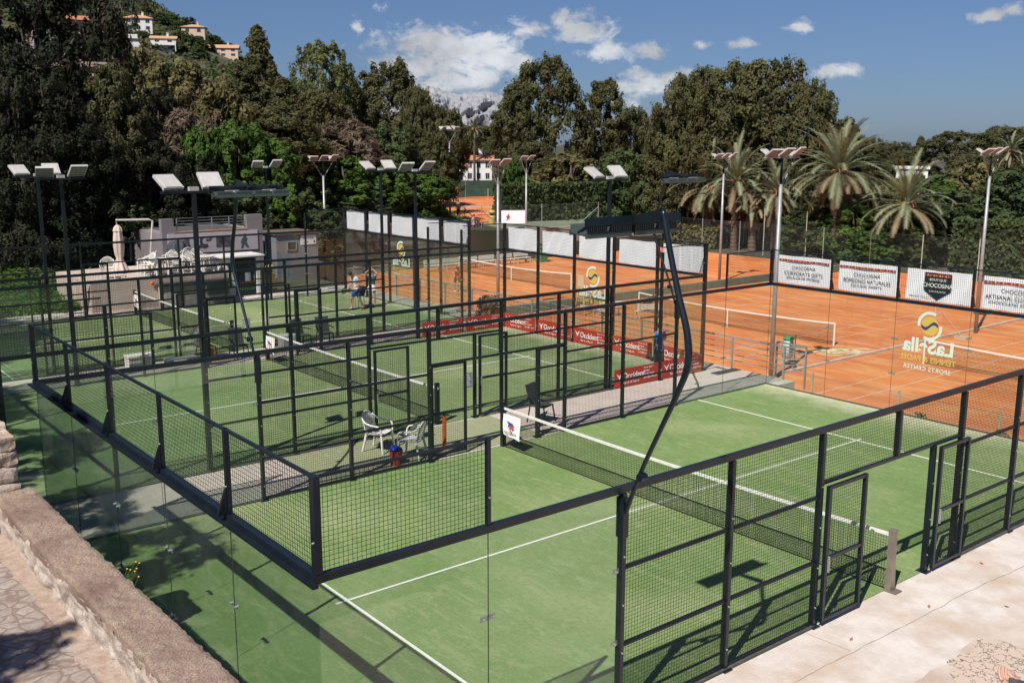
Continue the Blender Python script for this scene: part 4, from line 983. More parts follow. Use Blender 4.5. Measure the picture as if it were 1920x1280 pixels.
c = thing('folding_chair', 'right one of two dark chairs by the right half of the farthest court', 'chair', (12.6, 23.4, 0), rad(170)); dark_chair(c)
c = thing('folding_chair', 'dark chair holding a black racket bag left of the middle court net', 'chair', (8.35, 23.6, 0), rad(185)); dark_chair(c)
c = thing('folding_chair', 'dark armchair near the white towel of the farthest court net', 'chair', (9.3, 23.2, 0), rad(175)); dark_chair(c)
o = M().tube([(8.1, 23.6, .47), (8.15, 23.6, .8), (8.3, 23.65, 1.08), (8.42, 23.65, 1.12)], [.15, .22, .2, .08], 10).tube([(8.0,23.4,.9),(7.9,23.35,.6),(8.1,23.4,.5)], .02, 5).build('racket_bag', mat('bag_black', (.02, .022, .022), (.16, .17, .15), 12, rough=.6), smooth=True); tag(o, 'bulky black racket bag propped on a dark chair', 'bag')
o = M().box(5.75, 23.3, .01, 6.55, 23.75, .42).box(5.72, 23.27, .42, 6.58, 23.78, .47).build('storage_box', mat('bin_white', (.66, .64, .60), (.55, .53, .5), 5, rough=.6)); tag(o, 'white plastic storage box on the far walkway, left part', 'box')
c = thing('step_platform', 'low grey exercise step on the far walkway next to the storage box', 'step', (7.4, 23.7, 0)); M().box(7.0, 23.5, .12, 8.0, 23.86, .18).build('top', mat('step_grey', (.16, .16, .17), rough=.7), c)
for s in (7.02, 7.78): M().box(s, 23.52, 0, s+.2, 23.84, .12).build('riser', BLACK, c)
o = M().box(11.0, 23.35, .01, 11.55, 23.8, .5).build('ball_crate', mat('crate', (.34, .35, .33), (.24, .25, .24), 9, rough=.7)); tag(o, 'grey ball crate just left of the two dark chairs', 'crate')
# tennis balls
BALL = mat('ball_felt', (.55, .62, .08), rough=.95)
pb = M().ball((0, 0, 0), .036, 6).build('tennis_ball', BALL, smooth=True); pb.location = (12.6, 30.2, .036); tag(pb, 'yellow ball lying on the padel turf', 'ball', 'loose tennis balls on the farthest court')
for x, y in ((11.9, 29.7), (13.6, 30.8), (13.2, 32.9), (14.1, 31.6), (9.0, 27.2), (8.4, 26.1), (7.6, 28.0), (6.9, 26.8), (8.9, 25.2), (5.2, 27.9), (9.2, 29.3), (5.8, 25.3), (12.2, 32.4)):
    q = pb.copy(); q.location = (x, y, .036); COL.objects.link(q)
# fallen leaves on the concrete
lf = mat('dry_leaf', (.36, .15, .05), rough=.8)
for i, (x, y, r) in enumerate(((9.96, -.75, .5), (12.2, -.45, 1.2), (10.9, -1.5, 2.2), (8.1, -.6, .2))):
    o = M().add([(-.05, 0, .004), (0, -.022, .012), (.055, 0, .02), (0, .024, .01), (-.02, .012, .012)], [(0, 1, 2, 3, 4)]).build('fallen_leaf', lf); o.location = (x, y, -.008); o.rotation_euler = (.1, 0, r)
    tag(o, ['dry leaf on the concrete just below the steel net post', 'dry leaf in front of the right gate', 'dry leaf furthest out on the pale concrete', 'dry leaf against the front fence'][i], 'leaf')

# ---------------------------------------------------------------- terrace, kiosk, clubhouse, shed, steps
PLAST = mat('render_pinkgrey', (.235, .21, .23), (.19, .17, .185), 1.2, rough=.9, c3=(.16, .14, .14), s3=.4)
SUNW = mat('terrace_tile', (.56, .47, .40), (.48, .39, .33), 2, rough=.85)
o = M().box(8.2, 35.4, -.1, 14.2, 40.6, 1.25).build('terrace', SUNW); o['kind'] = 'structure'
c = thing('cabinet', 'low white storage cabinets under the terrace edge behind the farthest net', 'cabinet', (11.6, 35.2, 0))
M().box(11.0, 34.75, 0, 14.0, 35.38, 1.0).build('body', mat('cabinet_white', (.52, .47, .43), (.45, .4, .37), 3, rough=.7), c); M().box(10.9, 34.68, 1.0, 14.1, 35.39, 1.06).build('top', mat('cabinet_top', (.11, .10, .10), rough=.6), c)
for i in range(4): M().box(11.05+.75*i, 34.735, .06, 11.72+.75*i, 34.75, .94).build('door', mat('cabinet_door', (.44, .40, .37), rough=.6), c)
c = thing('drinks_kiosk', 'white framed drinks kiosk with flat roof and dark glass door', 'kiosk', (15.1, 36.5, 0))
m = M().box(14.35, 35.9, 0, 14.75, 37.0, 1.85); m.box(15.82, 35.9, 0, 15.98, 37.0, 1.85); m.box(14.75, 36.9, 0, 15.82, 37.0, 1.85); m.box(14.75, 35.95, 0, 15.82, 36.9, .10); m.build('wall', WHITE, c)
M().box(14.1, 35.7, 1.85, 16.15, 37.2, 1.93).build('roof', WHITE, c)
f_ = M().box(14.79, 36.02, .12, 15.78, 36.06, 1.8).build('door', mat('fridge_glass', (.015, .02, .02), rough=.15), c)
M().bar((15.72, 35.98, .7), (15.72, 35.98, 1.2), .03).build('handle', GALV, f_)
rr = random.Random(2)
for k in range(5):
    m = M()
    for i in range(11): m.tube([(14.86+.085*i, 36.0, .28+.3*k), (14.86+.085*i, 36.0, .40+.3*k)], .024, 6)
    m.build('bottle_row', mat('drinks_%d' % k, [(.03,.12,.05),(.10,.03,.02),(.02,.05,.12),(.12,.10,.03),(.05,.05,.05)][k], rough=.3), c)
c = thing('clubhouse', 'flat roofed pinkish clubhouse with rooftop railing and photo banner', 'building', (16, 41, 0))
m = M().box(13.9, 41.0, -.1, 17.7, 46.5, 2.66); m.box(13.3, 40.97, -.1, 13.9, 46.5, 2.64); m.box(17.7, 40.97, -.1, 18.55, 46.5, 2.64); m.box(13.3, 40.97, 2.64, 13.9, 41.3, 3.36); m.box(17.7, 40.97, 2.64, 18.55, 41.3, 3.40); m.build('wall', PLAST, c)
M().box(13.9, 40.93, 2.66, 17.7, 41.25, 2.72).build('roof_edge', mat('terracotta_edge', (.40, .22, .14), (.3, .17, .11), 6, rough=.8), c)
M().box(13.9, 41.25, 2.66, 17.7, 46.4, 2.70).build('roof', mat('roof_felt', (.05, .05, .055), (.08, .075, .07), 2, rough=.9), c)
M().box(16.75, 40.94, 0, 17.9, 41.0, 1.5).build('door', mat('club_door', (.17, .11, .10), rough=.7), c)
k = M(); [k.bar((14.1, 41.1, 2.8+.14*i), (17.7, 41.1, 2.8+.14*i), .022) for i in range(1, 5)]; [k.bar((14.1+.9*i, 41.1, 2.78), (14.1+.9*i, 41.1, 3.36), .035) for i in range(5)]; k.build('roof_railing', GALV, c)
bo = M().box(13.55, 40.93, 1.62, 18.25, 40.965, 2.62).build('photo_banner', mat('photo_banner', (.48, .45, .49), (.42, .39, .43), 2, rough=.7), c)
DK = mat('photo_dark', (.025, .03, .05), (.07, .06, .07), 14, rough=.7)
for x0, w_, z0, h_ in ((13.75, .85, 1.80, .62), (16.0, .75, 1.86, .52)): M().box(x0, 40.915, z0, x0+w_, 40.93, z0+h_).build('photo', mat('photo_mid', (.15, .13, .15), (.05, .05, .06), 9, rough=.7), bo)
def fig(x, pts, m_):                                    # flat player silhouettes printed on the banner
    M().prism([(x+a, 40.922, 1.70+b) for a, b in pts], (0, .006, 0)).build('player_print', m_, bo)
fig(17.3, [(0,0),(.12,.02),(.2,.2),(.3,.05),(.45,.02),(.42,.12),(.32,.3),(.38,.5),(.3,.62),(.3,.72),(.24,.78),(.17,.72),(.18,.62),(.08,.5),(.0,.3),(.06,.25)], mat('player_green', (.05, .09, .10), rough=.8))
fig(15.05, [(0,.1),(.15,.18),(.4,.12),(.55,.22),(.5,.36),(.3,.34),(.22,.5),(.28,.66),(.14,.68),(.1,.5),(.12,.34),(.0,.2)], DK)
fig(15.45, [(0,.5),(.1,.46),(.3,.5),(.38,.7),(.28,.74),(.2,.6),(.04,.6)], mat('photo_mid', (0,0,0)))
fig(14.9, [(0,0),(.08,0),(.05,.25),(.02,.25)], DK)
M().box(13.82, 40.905, 1.85, 14.0, 40.915, 2.36).box(14.08, 40.905, 1.85, 14.2, 40.915, 2.36).box(16.15, 40.905, 2.12, 16.5, 40.915, 2.34).build('photo_block', DK, bo)
# container style shed
c = thing('shed', 'small grey shed with a rust edged flat roof and a white notice', 'shed', (20, 41, 0))
GS = mat('shed_grey', (.19, .20, .23), (.15, .16, .18), 2, rough=.8)
M().box(19.1, 40.6, -.1, 21.5, 43.0, 2.3).build('wall', GS, c); M().box(19.0, 40.5, 2.3, 21.6, 43.1, 2.38).build('roof', mat('rusty_roof', (.14, .09, .07), (.09, .075, .065), 4, rough=.9), c)
w_ = M().box(19.75, 40.56, 1.5, 20.2, 40.6, 1.9).build('window', mat('dark_pane', (.01, .012, .015), rough=.1), c); M().box(19.70, 40.55, 1.46, 19.75, 40.6, 1.94).box(20.2, 40.55, 1.46, 20.25, 40.6, 1.94).box(19.75, 40.55, 1.46, 20.2, 40.6, 1.5).box(19.75, 40.55, 1.9, 20.2, 40.6, 1.94).build('frame', GALV, w_)
s_ = M().box(20.5, 40.57, 1.72, 21.4, 40.6, 2.22).build('notice', WHITE, c)
text('lettering', 'Pistas de pádel', .11, INK, s_, (20.95, 40.565, 2.02), (1,0,0), (0,0,1)); text('lettering', 'tienda', .12, INK, s_, (20.8, 40.565, 1.82), (1,0,0), (0,0,1)); M().box(21.25, 40.56, 1.80, 21.33, 40.57, 1.94).build('mark', INK, s_)
# yellow duck shaped bin
def duckbin(label, x, y, z, s=1.0):
    c = thing('litter_bin', label, 'bin', (x, y, z), 0, 'yellow topped litter bins')
    M().lathe((x, y, z), [(.2*s, 0), (.24*s, .1*s), (.24*s, .55*s), (.18*s, .62*s)], 14).build('body', mat('bin_yellow', (.50, .33, .08), rough=.5), c)
    M().ball((x, y, z+.85*s), .24*s, 8, (1, 1, .62)).build('lid', mat('bin_yellow', (.5,.33,.08)), c, smooth=True); M().tube([(x, y, z+.6*s), (x, y, z+.8*s)], .13*s, 10).build('neck', BLACK, c)
duckbin('yellow rounded litter bin between kiosk and shed', 16.9, 36.8, .3, 1.0)
duckbin('yellow litter bin beside the left end of the long clipped hedge', 50.2, 62.6, 0, 1.3)
# bleacher steps
STEP = mat('step_concrete', (.28, .28, .20), (.38, .36, .27), 1.2, rough=.95, c3=(.17, .19, .12), s3=.5); RED = mat('red_step', (.34, .13, .08), (.28, .10, .07), 3, rough=.9)
c = thing('bleachers', 'broad mossy concrete spectator steps beyond the far tennis court', 'steps', (36, 57, -2.5))
for k in range(6):
    m = M().box(25.2, 56.9+.95*k, -2.6, 47.0, 57.88+.95*k, -2.5+.52*(k+1)); m.build('step', STEP, c)
    M().box(25.2, 56.86+.95*k, -2.5+.52*(k+1)-.07, 47.0, 56.9+.95*k, -2.5+.52*(k+1)+.0).build('nosing', mat('pale_nosing', (.36, .35, .27), rough=.9), c)
c = thing('staircase', 'narrow reddish stairs at the right end of the spectator steps', 'stairs', (48, 57, -2.5))
for k in range(12): M().box(47.05, 56.9+.48*k, -2.6, 48.6, 57.39+.48*k, -2.5+.26*(k+1)).build('step', RED, c)
M().box(48.62, 57.4, -2.6, 49.0, 62.6, .15).build('side_wall', STEP, c); m = M(); m.bar((47.1, 56.9, -1.4), (47.1, 62.5, 1.6), .05); [m.bar((47.1, 57+1.8*i, -2.3+1.0*i), (47.1, 57+1.8*i, -1.35+.98*i), .04) for i in range(4)]; m.build('handrail', STEEL, c)
tag(M().box(49.1, 57.0, -2.6, 66, 57.35, .02).build('retaining_wall', mat('lichen_wall', (.36, .35, .29), (.26, .26, .20), 1, rough=.95)), 'pale low concrete retaining wall in front of the long clipped hedge', 'wall')
sheet('upper_lawn', 49.1, 57.36, 66, 66, .0, mat('thin_grass', (.12, .14, .09), (.17, .19, .13), .6, rough=.95))
o = M().add([(44.5, 66.5, .02), (58.5, 64.9, .02), (84, 99, .02), (68, 108, .02)], [(0, 1, 2, 3)]).build('upper_clay', CLAY); o['kind'] = 'structure'
M().add([(51, 78, .026), (62, 72, .026), (62.2, 72.3, .026), (51.2, 78.3, .026)], [(0,1,2,3)]).add([(56, 88, .026), (70, 80, .026), (70.2, 80.4, .026), (56.2, 88.4, .026)], [(0,1,2,3)]).build('court_lines', LINE)['kind'] = 'structure'
sheet('far_clay', 70, 58.5, 82, 80, .03, CLAY)
o = M().obox((49.3, 58.4, .95), (.95, -.5, 0), (.01, .02, 0), (0, 0, .55)).build('banner', BANW); tag(o, 'small white banner with a red figure between the two grey masts', 'banner'); OFF[o.name] = Vector()
M().prism([(48.72, 58.68, .7), (48.80, 58.63, .95), (48.68, 58.7, 1.0), (48.80, 58.63, 1.05), (48.84, 58.61, 1.2), (48.92, 58.57, 1.2), (48.9, 58.58, 1.02), (49.02, 58.52, .95), (48.9, 58.58, .92), (48.96, 58.55, .68), (48.86, 58.6, .85)], (-.02, -.03, 0)).build('figure_print', mat('figure_red', (.4, .03, .05), rough=.8), o)
# terrace furniture
monobloc('white armchair at the far left of the terrace, before the folded parasol', (9.3, 36.6, 1.255), rad(160)); 
TC = [(10.9, 36.4, 100, 'white armchair just right of the folded parasol'), (11.3, 37.3, 60, 'white armchair behind the left terrace table'), (12.2, 37.4, 20, 'white armchair at the back of the terrace under the photo banner'),
      (12.9, 36.2, 200, 'white armchair with its back to the court, middle of the terrace'), (13.6, 37.0, -60, 'white armchair at the right end of the terrace beside the kiosk'), (12.0, 36.0, 170, 'white armchair in front of the terrace tables'), (13.2, 38.0, 10, 'rear white armchair in the right terrace corner')]
pc = None
for x, y, r, l in TC: monobloc(l, (x, y, 1.255), rad(r), s=1.12)
c = thing('plastic_table', 'white plastic table on the left of the terrace', 'table', (11.5, 36.4, 1.25), 0, 'white terrace tables')
M().lathe((0, 0, .70), [(.42, 0), (.45, .015), (.45, .035), (.42, .045)], 20).build('table_top', PLASTW, c, world=False)
for a in range(4): M().tube([(.3*math.cos(a*1.57+.78), .3*math.sin(a*1.57+.78), .7), (.36*math.cos(a*1.57+.78), .36*math.sin(a*1.57+.78), 0)], .03, 6).build('leg', PLASTW, c, world=False)
dup(c, (12.6, 36.9, 1.25), .4, 'white plastic table in the middle of the terrace'); dup(c, (13.5, 36.2, 1.25), .2, 'white plastic table next to the kiosk')
o = M().box(12.25, 36.6, 1.98, 12.5, 36.8, 2.12).build('red_bag', mat('bag_red', (.30, .02, .02), rough=.7)); tag(o, 'small dark red bag on the middle terrace table', 'bag')
o = M().ball((10.75, 35.32, 1.06), .10, 7, (1, .4, 1)).build('frisbee', mat('vivid_orange', (.85, .16, .02), rough=.6), smooth=True); tag(o, 'bright orange round object hanging on the terrace edge', 'marker')
c = thing('parasol', 'folded cream cantilever parasol with a bent white arm on the terrace', 'parasol', (10.4, 38.2, 1.25))
CAN = mat('parasol_canvas', (.62, .50, .44), (.52, .41, .36), 4, rough=.85)
def folded(x, y, z0, prof):
    n = 28; vs = []
    for r, z in prof:
        for j in range(n): a = j*2*math.pi/n; q = r*(1+.22*math.sin(a*7)*(.4+.6*min(1, r/.3))); vs.append((x+q*math.cos(a), y+q*math.sin(a), z0+z))
    return M().add(vs, [(i*n+j, i*n+(j+1)%n, (i+1)*n+(j+1)%n, (i+1)*n+j) for i in range(len(prof)-1) for j in range(n)])
folded(10.35, 38.2, 1.25, [(.34, .08), (.27, .3), (.17, .55), (.13, .66), (.18, .85), (.21, 1.2), (.19, 1.6), (.15, 1.95)]).build('canopy', CAN, c, smooth=True)
folded(10.35, 38.2, 1.25, [(.19, 1.88), (.15, 2.05), (.06, 2.16)]).build('vent_flap', CAN, c, smooth=True)
M().tube([(10.35, 38.2, 3.35), (10.3, 38.22, 3.62), (11.6, 37.75, 3.62), (11.75, 37.7, 3.55), (11.45, 37.65, 1.27)], .045, 8).build('arm', mat('parasol_arm', (.50, .47, .44), rough=.5), c)
M().box(11.1, 37.3, 1.25, 11.8, 38.0, 1.31).build('base', GALV, c)
c = thing('covered_barbecue', 'barbecue under a grey cover in front of the clubhouse', 'barbecue', (13.6, 39.6, 1.25))
folded(13.6, 39.6, 1.25, [(.55, .1), (.5, .5), (.45, .95), (.36, 1.12), (.1, 1.16)]).build('cover', mat('grey_cover', (.05, .06, .075), (.035, .04, .05), 5, rough=.8), c, smooth=True)
M().box(13.35, 39.5, 2.40, 13.85, 39.7, 2.46).build('box', mat('tan_box', (.35, .22, .12), rough=.7), c)
c = thing('ball_trolley', 'dark fabric covered trolley by the right end of the farthest court far side', 'trolley', (13.4, 35.0, 0))
M().box(12.9, 34.5, .45, 13.8, 34.72, .95).build('basket', DARKF, c); M().bar((12.95, 34.6, .0), (12.95, 34.6, .45), .03).bar((13.75, 34.6, 0), (13.75, 34.6, .45), .03).build('leg', GALV, c)
# ---------------------------------------------------------------- people
SKIN = mat('skin', (.50, .31, .24), (.46, .27, .20), 8, rough=.55); HAIRD = mat('dark_hair', (.018, .012, .010), rough=.6); HAIRB = mat('blond_hair', (.36, .20, .08), rough=.6)
SHOE = mat('white_shoe', (.6, .6, .6), rough=.6); SHOED = mat('dark_shoe', (.03, .03, .035), rough=.6)
def skin(name, verts, edges, radii, root, m_, par, sub=1):
    me = bpy.data.meshes.new(name); me.from_pydata(verts, edges, []); o = bpy.data.objects.new(name, me); COL.objects.link(o)
    o.modifiers.new('skin', 'SKIN'); me.materials.append(m_)
    if not me.skin_vertices: 
        bpy.context.view_layer.objects.active = o; bpy.ops.mesh.customdata_skin_add()
    for i, r in enumerate(radii):
        v = me.skin_vertices[0].data[i]; v.radius = r if isinstance(r, tuple) else (r, r); v.use_root = (i == root)
    o.modifiers['skin'].use_smooth_shade = True
    s = o.modifiers.new('sub', 'SUBSURF'); s.levels = sub; s.render_levels = sub
    dg = bpy.context.evaluated_depsgraph_get(); me2 = bpy.data.meshes.new_from_object(o.evaluated_get(dg)); o.modifiers.clear(); o.data = me2; me2.name = name
    if not me2.materials: me2.materials.append(m_)
    if par: o.parent = par
    return o
BASE = dict(pelvis=(0,0,.95), spine=(0,0,1.12), chest=(0,.01,1.33), neck=(0,.01,1.47), head=(0,.03,1.56), crown=(0,.035,1.69),
    shl=(.17,0,1.40), ell=(.23,-.03,1.12), wrl=(.24,.06,.88), shr=(-.17,0,1.40), elr=(-.23,-.03,1.12), wrr=(-.24,.06,.88),
    hil=(.09,0,.90), knl=(.11,.03,.50), anl=(.11,-.01,.09), tol=(.13,.15,.03), hir=(-.09,0,.90), knr=(-.11,.03,.50), anr=(-.11,-.01,.09), tor=(-.13,.15,.03))
def person(label, loc, rz, pose, top=None, bottom=None, hair=HAIRD, skirt=False, sleeves=True, shoes=SHOE, hs=1.0, long=False, cap=False, pants=False, s=1.0, skinm=None, longhair=False):
    J = dict(BASE); J.update(pose); J = {k: Vector(v) for k, v in J.items()}; sk = skinm or SKIN
    c = thing('person', label, 'person', loc, rz, None, s)
    names = ['pelvis','spine','chest','neck','head','crown','shl','ell','wrl','shr','elr','wrr','hil','knl','anl','tol','hir','knr','anr','tor']
    V_ = [J[n] for n in names]; R_ = [(.135,.10),(.12,.09),(.14,.095),.055,(.072,.085),(.062,.075),.055,.042,.030,.055,.042,.030,.085,.060,.042,.030,.085,.060,.042,.030]
    ix = {n: i for i, n in enumerate(names)}
    E_ = [('pelvis','spine'),('spine','chest'),('chest','neck'),('neck','head'),('head','crown'),('chest','shl'),('shl','ell'),('ell','wrl'),('chest','shr'),('shr','elr'),('elr','wrr'),('pelvis','hil'),('hil','knl'),('knl','anl'),('anl','tol'),('pelvis','hir'),('hir','knr'),('knr','anr'),('anr','tor')]
    E_ = [(ix[a], ix[b]) for a, b in E_]
    for sd, w, e in ((1, 'wrl', 'ell'), (-1, 'wrr', 'elr')):        # palm and five fingers
        d = (J[w]-J[e]).normalized(); side = Vector((sd, 0, 0)); side = (side-d*side.dot(d)).normalized(); nrm = d.cross(side)
        V_.append(J[w]+d*.05); R_.append((.034, .018)); palm = len(V_)-1; E_.append((ix[w], palm))
        for k, (o_, L_) in enumerate(((-.028, .068), (-.009, .078), (.010, .074), (.028, .058))):
            a = J[w]+d*.095+side*o_; b = a+d*L_*.55+nrm*.012; e2 = a+d*L_+nrm*.034
            i0 = len(V_); V_ += [a, b, e2]; R_ += [.0095, .0085, .007]; E_ += [(palm, i0), (i0, i0+1), (i0+1, i0+2)]
        a = J[w]+d*.045-side*.038; b = a+d*.035-side*.018+nrm*.012; i0 = len(V_); V_ += [a, b]; R_ += [.011, .009]; E_ += [(palm, i0), (i0, i0+1)]
    body = skin('body', [tuple(v) for v in V_], E_, R_, 0, sk, c)
    h = J['head']; up = (J['crown']-J['head']).normalized(); fw = Vector((0, 1, 0)); fw = (fw-up*fw.dot(up)).normalized(); sx = fw.cross(up)
    ft = M()
    ft.ball(tuple(h+up*.035+fw*.095), .016, 5); ft.ball(tuple(h+up*.02+fw*.108), .013, 5)
    for e in (-1, 1): ft.ball(tuple(h+up*.045+sx*e*.076), .022, 5, (.5, 1, 1.2))
    ft.build('nose_and_ears', sk, body, smooth=True, world=False)
    ey = M()
    for e in (-1, 1): ey.ball(tuple(h+up*.055+fw*.085+sx*e*.03), .010, 5)
    ey.build('eyes', HAIRD, body, world=False); M().obox(h-up*.015+fw*.088, sx*.024, up*.004, fw*.006).build('mouth', mat('lips', (.35, .10, .09), rough=.5), body, world=False)
    hr = M(); hr.ball(tuple(h+up*.085-fw*.012), .105, 8, (.92, 1.02, .80))
    if longhair: hr.tube([h+up*.09-fw*.09, h-fw*.12-up*.02, h-fw*.13-up*.16], [.05, .045, .02], 8)
    hr.build('hair', hair, c, smooth=True, world=False)
    if cap: M().lathe(tuple(h+up*.10), [(.108, 0), (.10, .06), (.05, .085), (.001, .09)], 12).obox(h+up*.105+fw*.13, sx*.07, fw*.06, up*.006).build('cap', shoes, c, world=False)
    if top:
        pts = ['pelvis','spine','chest','neck']; VV = [J[p] for p in pts]; VV[3] = J['chest'].lerp(J['neck'], .55); RR = [(.150,.118),(.140,.108),(.158,.112),.072]; EE = [(0,1),(1,2),(2,3)]
        VV.append(J['pelvis']-Vector((0,0,.09))); RR.append((.155,.12)); EE.append((0,4))
        for a, b, cc_ in (('shl','ell','wrl'),('shr','elr','wrr')):
            i0 = len(VV); f_ = .62 if sleeves else .02; VV += [J[a], J[a].lerp(J[b], max(.12, f_))]; RR += [.070, .058]; EE += [(2, i0), (i0, i0+1)]
            if sleeves == 'long': VV[-1] = J[b]; VV.append(J[b].lerp(J[cc_], .9)); RR.append(.045); EE.append((i0+1, i0+2))
        skin('shirt', [tuple(v) for v in VV], EE, RR, 0, top, c)
    if bottom:
        if skirt:
            n = 22; vs = []; p = J['pelvis']
            for r, z in ((.135, .06), (.155, 0), (.20, -.10), (.235, -.20)):
                for j in range(n): a = j*2*math.pi/n; q = r*(1+.08*math.sin(a*6)); vs.append((p.x+q*math.cos(a), p.y+q*.8*math.sin(a), p.z+z))
            M().add(vs, [(i*n+j, i*n+(j+1)%n, (i+1)*n+(j+1)%n, (i+1)*n+j) for i in range(3) for j in range(n)]).build('skirt', bottom, c, smooth=True, world=False)
        else:
            f_ = .92 if pants == False else 1.0
            VV = [J['pelvis']+Vector((0,0,.05)), J['pelvis']-Vector((0,0,.03))]; RR = [(.145,.115),(.155,.12)]; EE = [(0,1)]
            for a, b, cc_ in (('hil','knl','anl'),('hir','knr','anr')):
                i0 = len(VV); VV += [J[a], J[a].lerp(J[b], f_)]; RR += [.105, .088]; EE += [(1, i0), (i0, i0+1)]
                if pants: VV.append(J[b].lerp(J[cc_], .9)); RR.append(.065); EE.append((i0+1, i0+2))
            skin('trousers' if pants else 'shorts', [tuple(v) for v in VV], EE, RR, 0, bottom, c)
    for a, t in (('anl','tol'),('anr','tor')):
        m = M(); d = (J[t]-J[a]); d.z = 0; d.normalize(); q = J[a].lerp(J[t], .45); m.ball((q.x, q.y, q.z-.0), .05, 6, (.9, .9, .7)); e = J[a].lerp(J[t], 1.0); m.tube([J[a]+Vector((0,0,-.03))-d*.05, q+Vector((0,0,-.01)), e+d*.06+Vector((0,0,.01))], [.045, .052, .038], 8)
        m.build('shoe', shoes, c, smooth=True, world=False)
    return c, J
BLUE = mat('shorts_blue', (.01, .10, .30), (.01, .07, .22), 9, rough=.8); TEAL = mat('teal_vest', (.02, .075, .085), (.03, .10, .10), 12, rough=.8); WC = mat('white_shirt', (.72, .70, .72), (.66, .64, .68), 7, rough=.85)
REDS = mat('red_shirt', (.60, .07, .03), (.5, .05, .02), 8, rough=.85); BV = mat('blue_bib', (.01, .17, .62), (.01, .13, .50), 7, rough=.8); DARKP = mat('dark_trousers', (.03, .03, .035), rough=.85)
def racket(label, p, d, n, col, face=.13):
    c = thing('racket', label, 'racket', tuple(p)); d = Vector(d).normalized(); n = Vector(n).normalized(); s = d.cross(n)
    M().tube([Vector(p)-d*.06, Vector(p)+d*.14], .016, 8).build('handle', BLACK, c)
    q = Vector(p)+d*.28; rim = [q+(s*math.cos(i*.3307)*face+d*math.sin(i*.3307)*face*1.12) for i in range(20)]
    M().tube(rim, .014, 6).build('rim', BLACK, c); M().prism([r_+n*-.008 for r_ in rim[:-1]], n*.016).build('face', mat(col[0], col[1], rough=.5), c)
# man in white, walking head down to the left, racket low
o, J = person('man in white shirt and blue shorts looking down, holding a racket', (17.35, 29.35, 0), rad(98), dict(
    spine=(0,.03,1.12), chest=(0,.11,1.32), neck=(0,.19,1.44), head=(0,.27,1.50), crown=(0,.36,1.60), shl=(.17,.12,1.38), shr=(-.17,.12,1.38), ell=(.22,.10,1.10), wrl=(.16,.32,.96), elr=(-.22,.02,1.12), wrr=(-.18,.24,.98),
    knl=(.10,.16,.50), anl=(.10,.20,.09), tol=(.11,.36,.03), knr=(-.10,-.02,.50), anr=(-.10,-.26,.12), tor=(-.11,-.12,.03)), WC, BLUE, s=1.02)
Rm = Matrix.Rotation(rad(98), 3, 'Z'); pw = Vector((17.35, 29.35, 0))+Rm@Vector((0, .38, .93)); racket('padel racket with pale face held low by the man in white', pw, Rm@Vector((0, .9, -.15)), Rm@Vector((1, 0, .3)), ('racket_pale', (.45, .42, .18)))
person('blond woman in teal top and white skirt tying up her hair', (18.35, 29.75, 0), rad(130), dict(crown=(0,.03,1.68), ell=(.30,.10,1.50), wrl=(.10,.06,1.66), elr=(-.30,.10,1.50), wrr=(-.10,.06,1.66), knl=(.08,.06,.50), anl=(.12,.10,.09), tol=(.15,.25,.03)), TEAL, WC, HAIRB, skirt=True, sleeves=False, s=.97, longhair=True, shoes=SHOED)
o = M().box(17.55, 29.9, .01, 17.95, 30.2, .0105).build('ball_basket', STEEL)
bpy.data.objects.remove(o)
c = thing('ball_basket', 'dark ball basket on thin legs between the man in white and the woman', 'ball basket', (17.8, 29.9, 0))
folded(17.8, 29.9, .5, [(.17, 0), (.22, .18), (.24, .42)]).build('basket', mat('basket_dark', (.015, .025, .04), rough=.7), c)
for a, b in ((-.15, -.15), (.15, -.15), (-.15, .15), (.15, .15)): M().bar((17.8+a, 29.9+b, 0), (17.8+a*.8, 29.9+b*.8, .55), .018).build('leg', GALV, c)
person('tennis player in a red shirt bending forward on the far red clay court', (33.6, 44.7, ZC), rad(150), dict(spine=(0,.04,1.1), chest=(0,.20,1.26), neck=(0,.32,1.34), head=(0,.40,1.40), crown=(0,.48,1.50), shl=(.17,.2,1.3), shr=(-.17,.2,1.3), ell=(.30,.34,1.12), wrl=(.28,.55,1.08), elr=(-.3,.3,1.1), wrr=(-.26,.5,1.0), knl=(.16,.14,.5), anl=(.18,.0,.09), knr=(-.16,.1,.5), anr=(-.2,-.12,.09)), REDS, DARKP, s=1.1)
person('person with dark hair in a bright blue bib at the corner of the middle court', (18.65, 13.05, 0), rad(-25), dict(head=(0,.05,1.54), crown=(0,.10,1.66), ell=(.24,.05,1.14), wrl=(.16,.24,1.12), elr=(-.24,.05,1.14), wrr=(-.16,.24,1.10)), BV, DARKP, pants=True, sleeves=False, s=.9)
person('young person in red shorts and pale blue top standing on the spectator steps', (46.2, 59.9, -.42), rad(200), dict(), mat('pale_blue_top', (.30, .42, .55), rough=.8), mat('red_shorts', (.60, .08, .03), rough=.8), s=.95)
person('distant player in an orange shirt on the upper court', (70.8, 96.5, .02), rad(170), dict(wrl=(.34,.3,1.1)), mat('orange_shirt', (.75, .10, .03), rough=.8), DARKP, s=1.1)
person('distant standing figure in dark blue on the upper red court', (50.3, 71.0, .02), rad(150), dict(), mat('dusk_blue', (.03, .04, .10), rough=.8), DARKP, pants=True)
person('distant figure in a lavender jacket beside the one in dark blue', (51.2, 71.5, .02), rad(190), dict(), mat('lavender', (.16, .17, .32), rough=.8), mat('mid_blue', (.06, .07, .16), rough=.8), pants=True, sleeves='long')
person('distant figure in a pale pink top facing the pair in blue', (52.9, 71.4, .02), rad(110), dict(), mat('pale_pink', (.42, .36, .38), rough=.8), DARKP, pants=True)
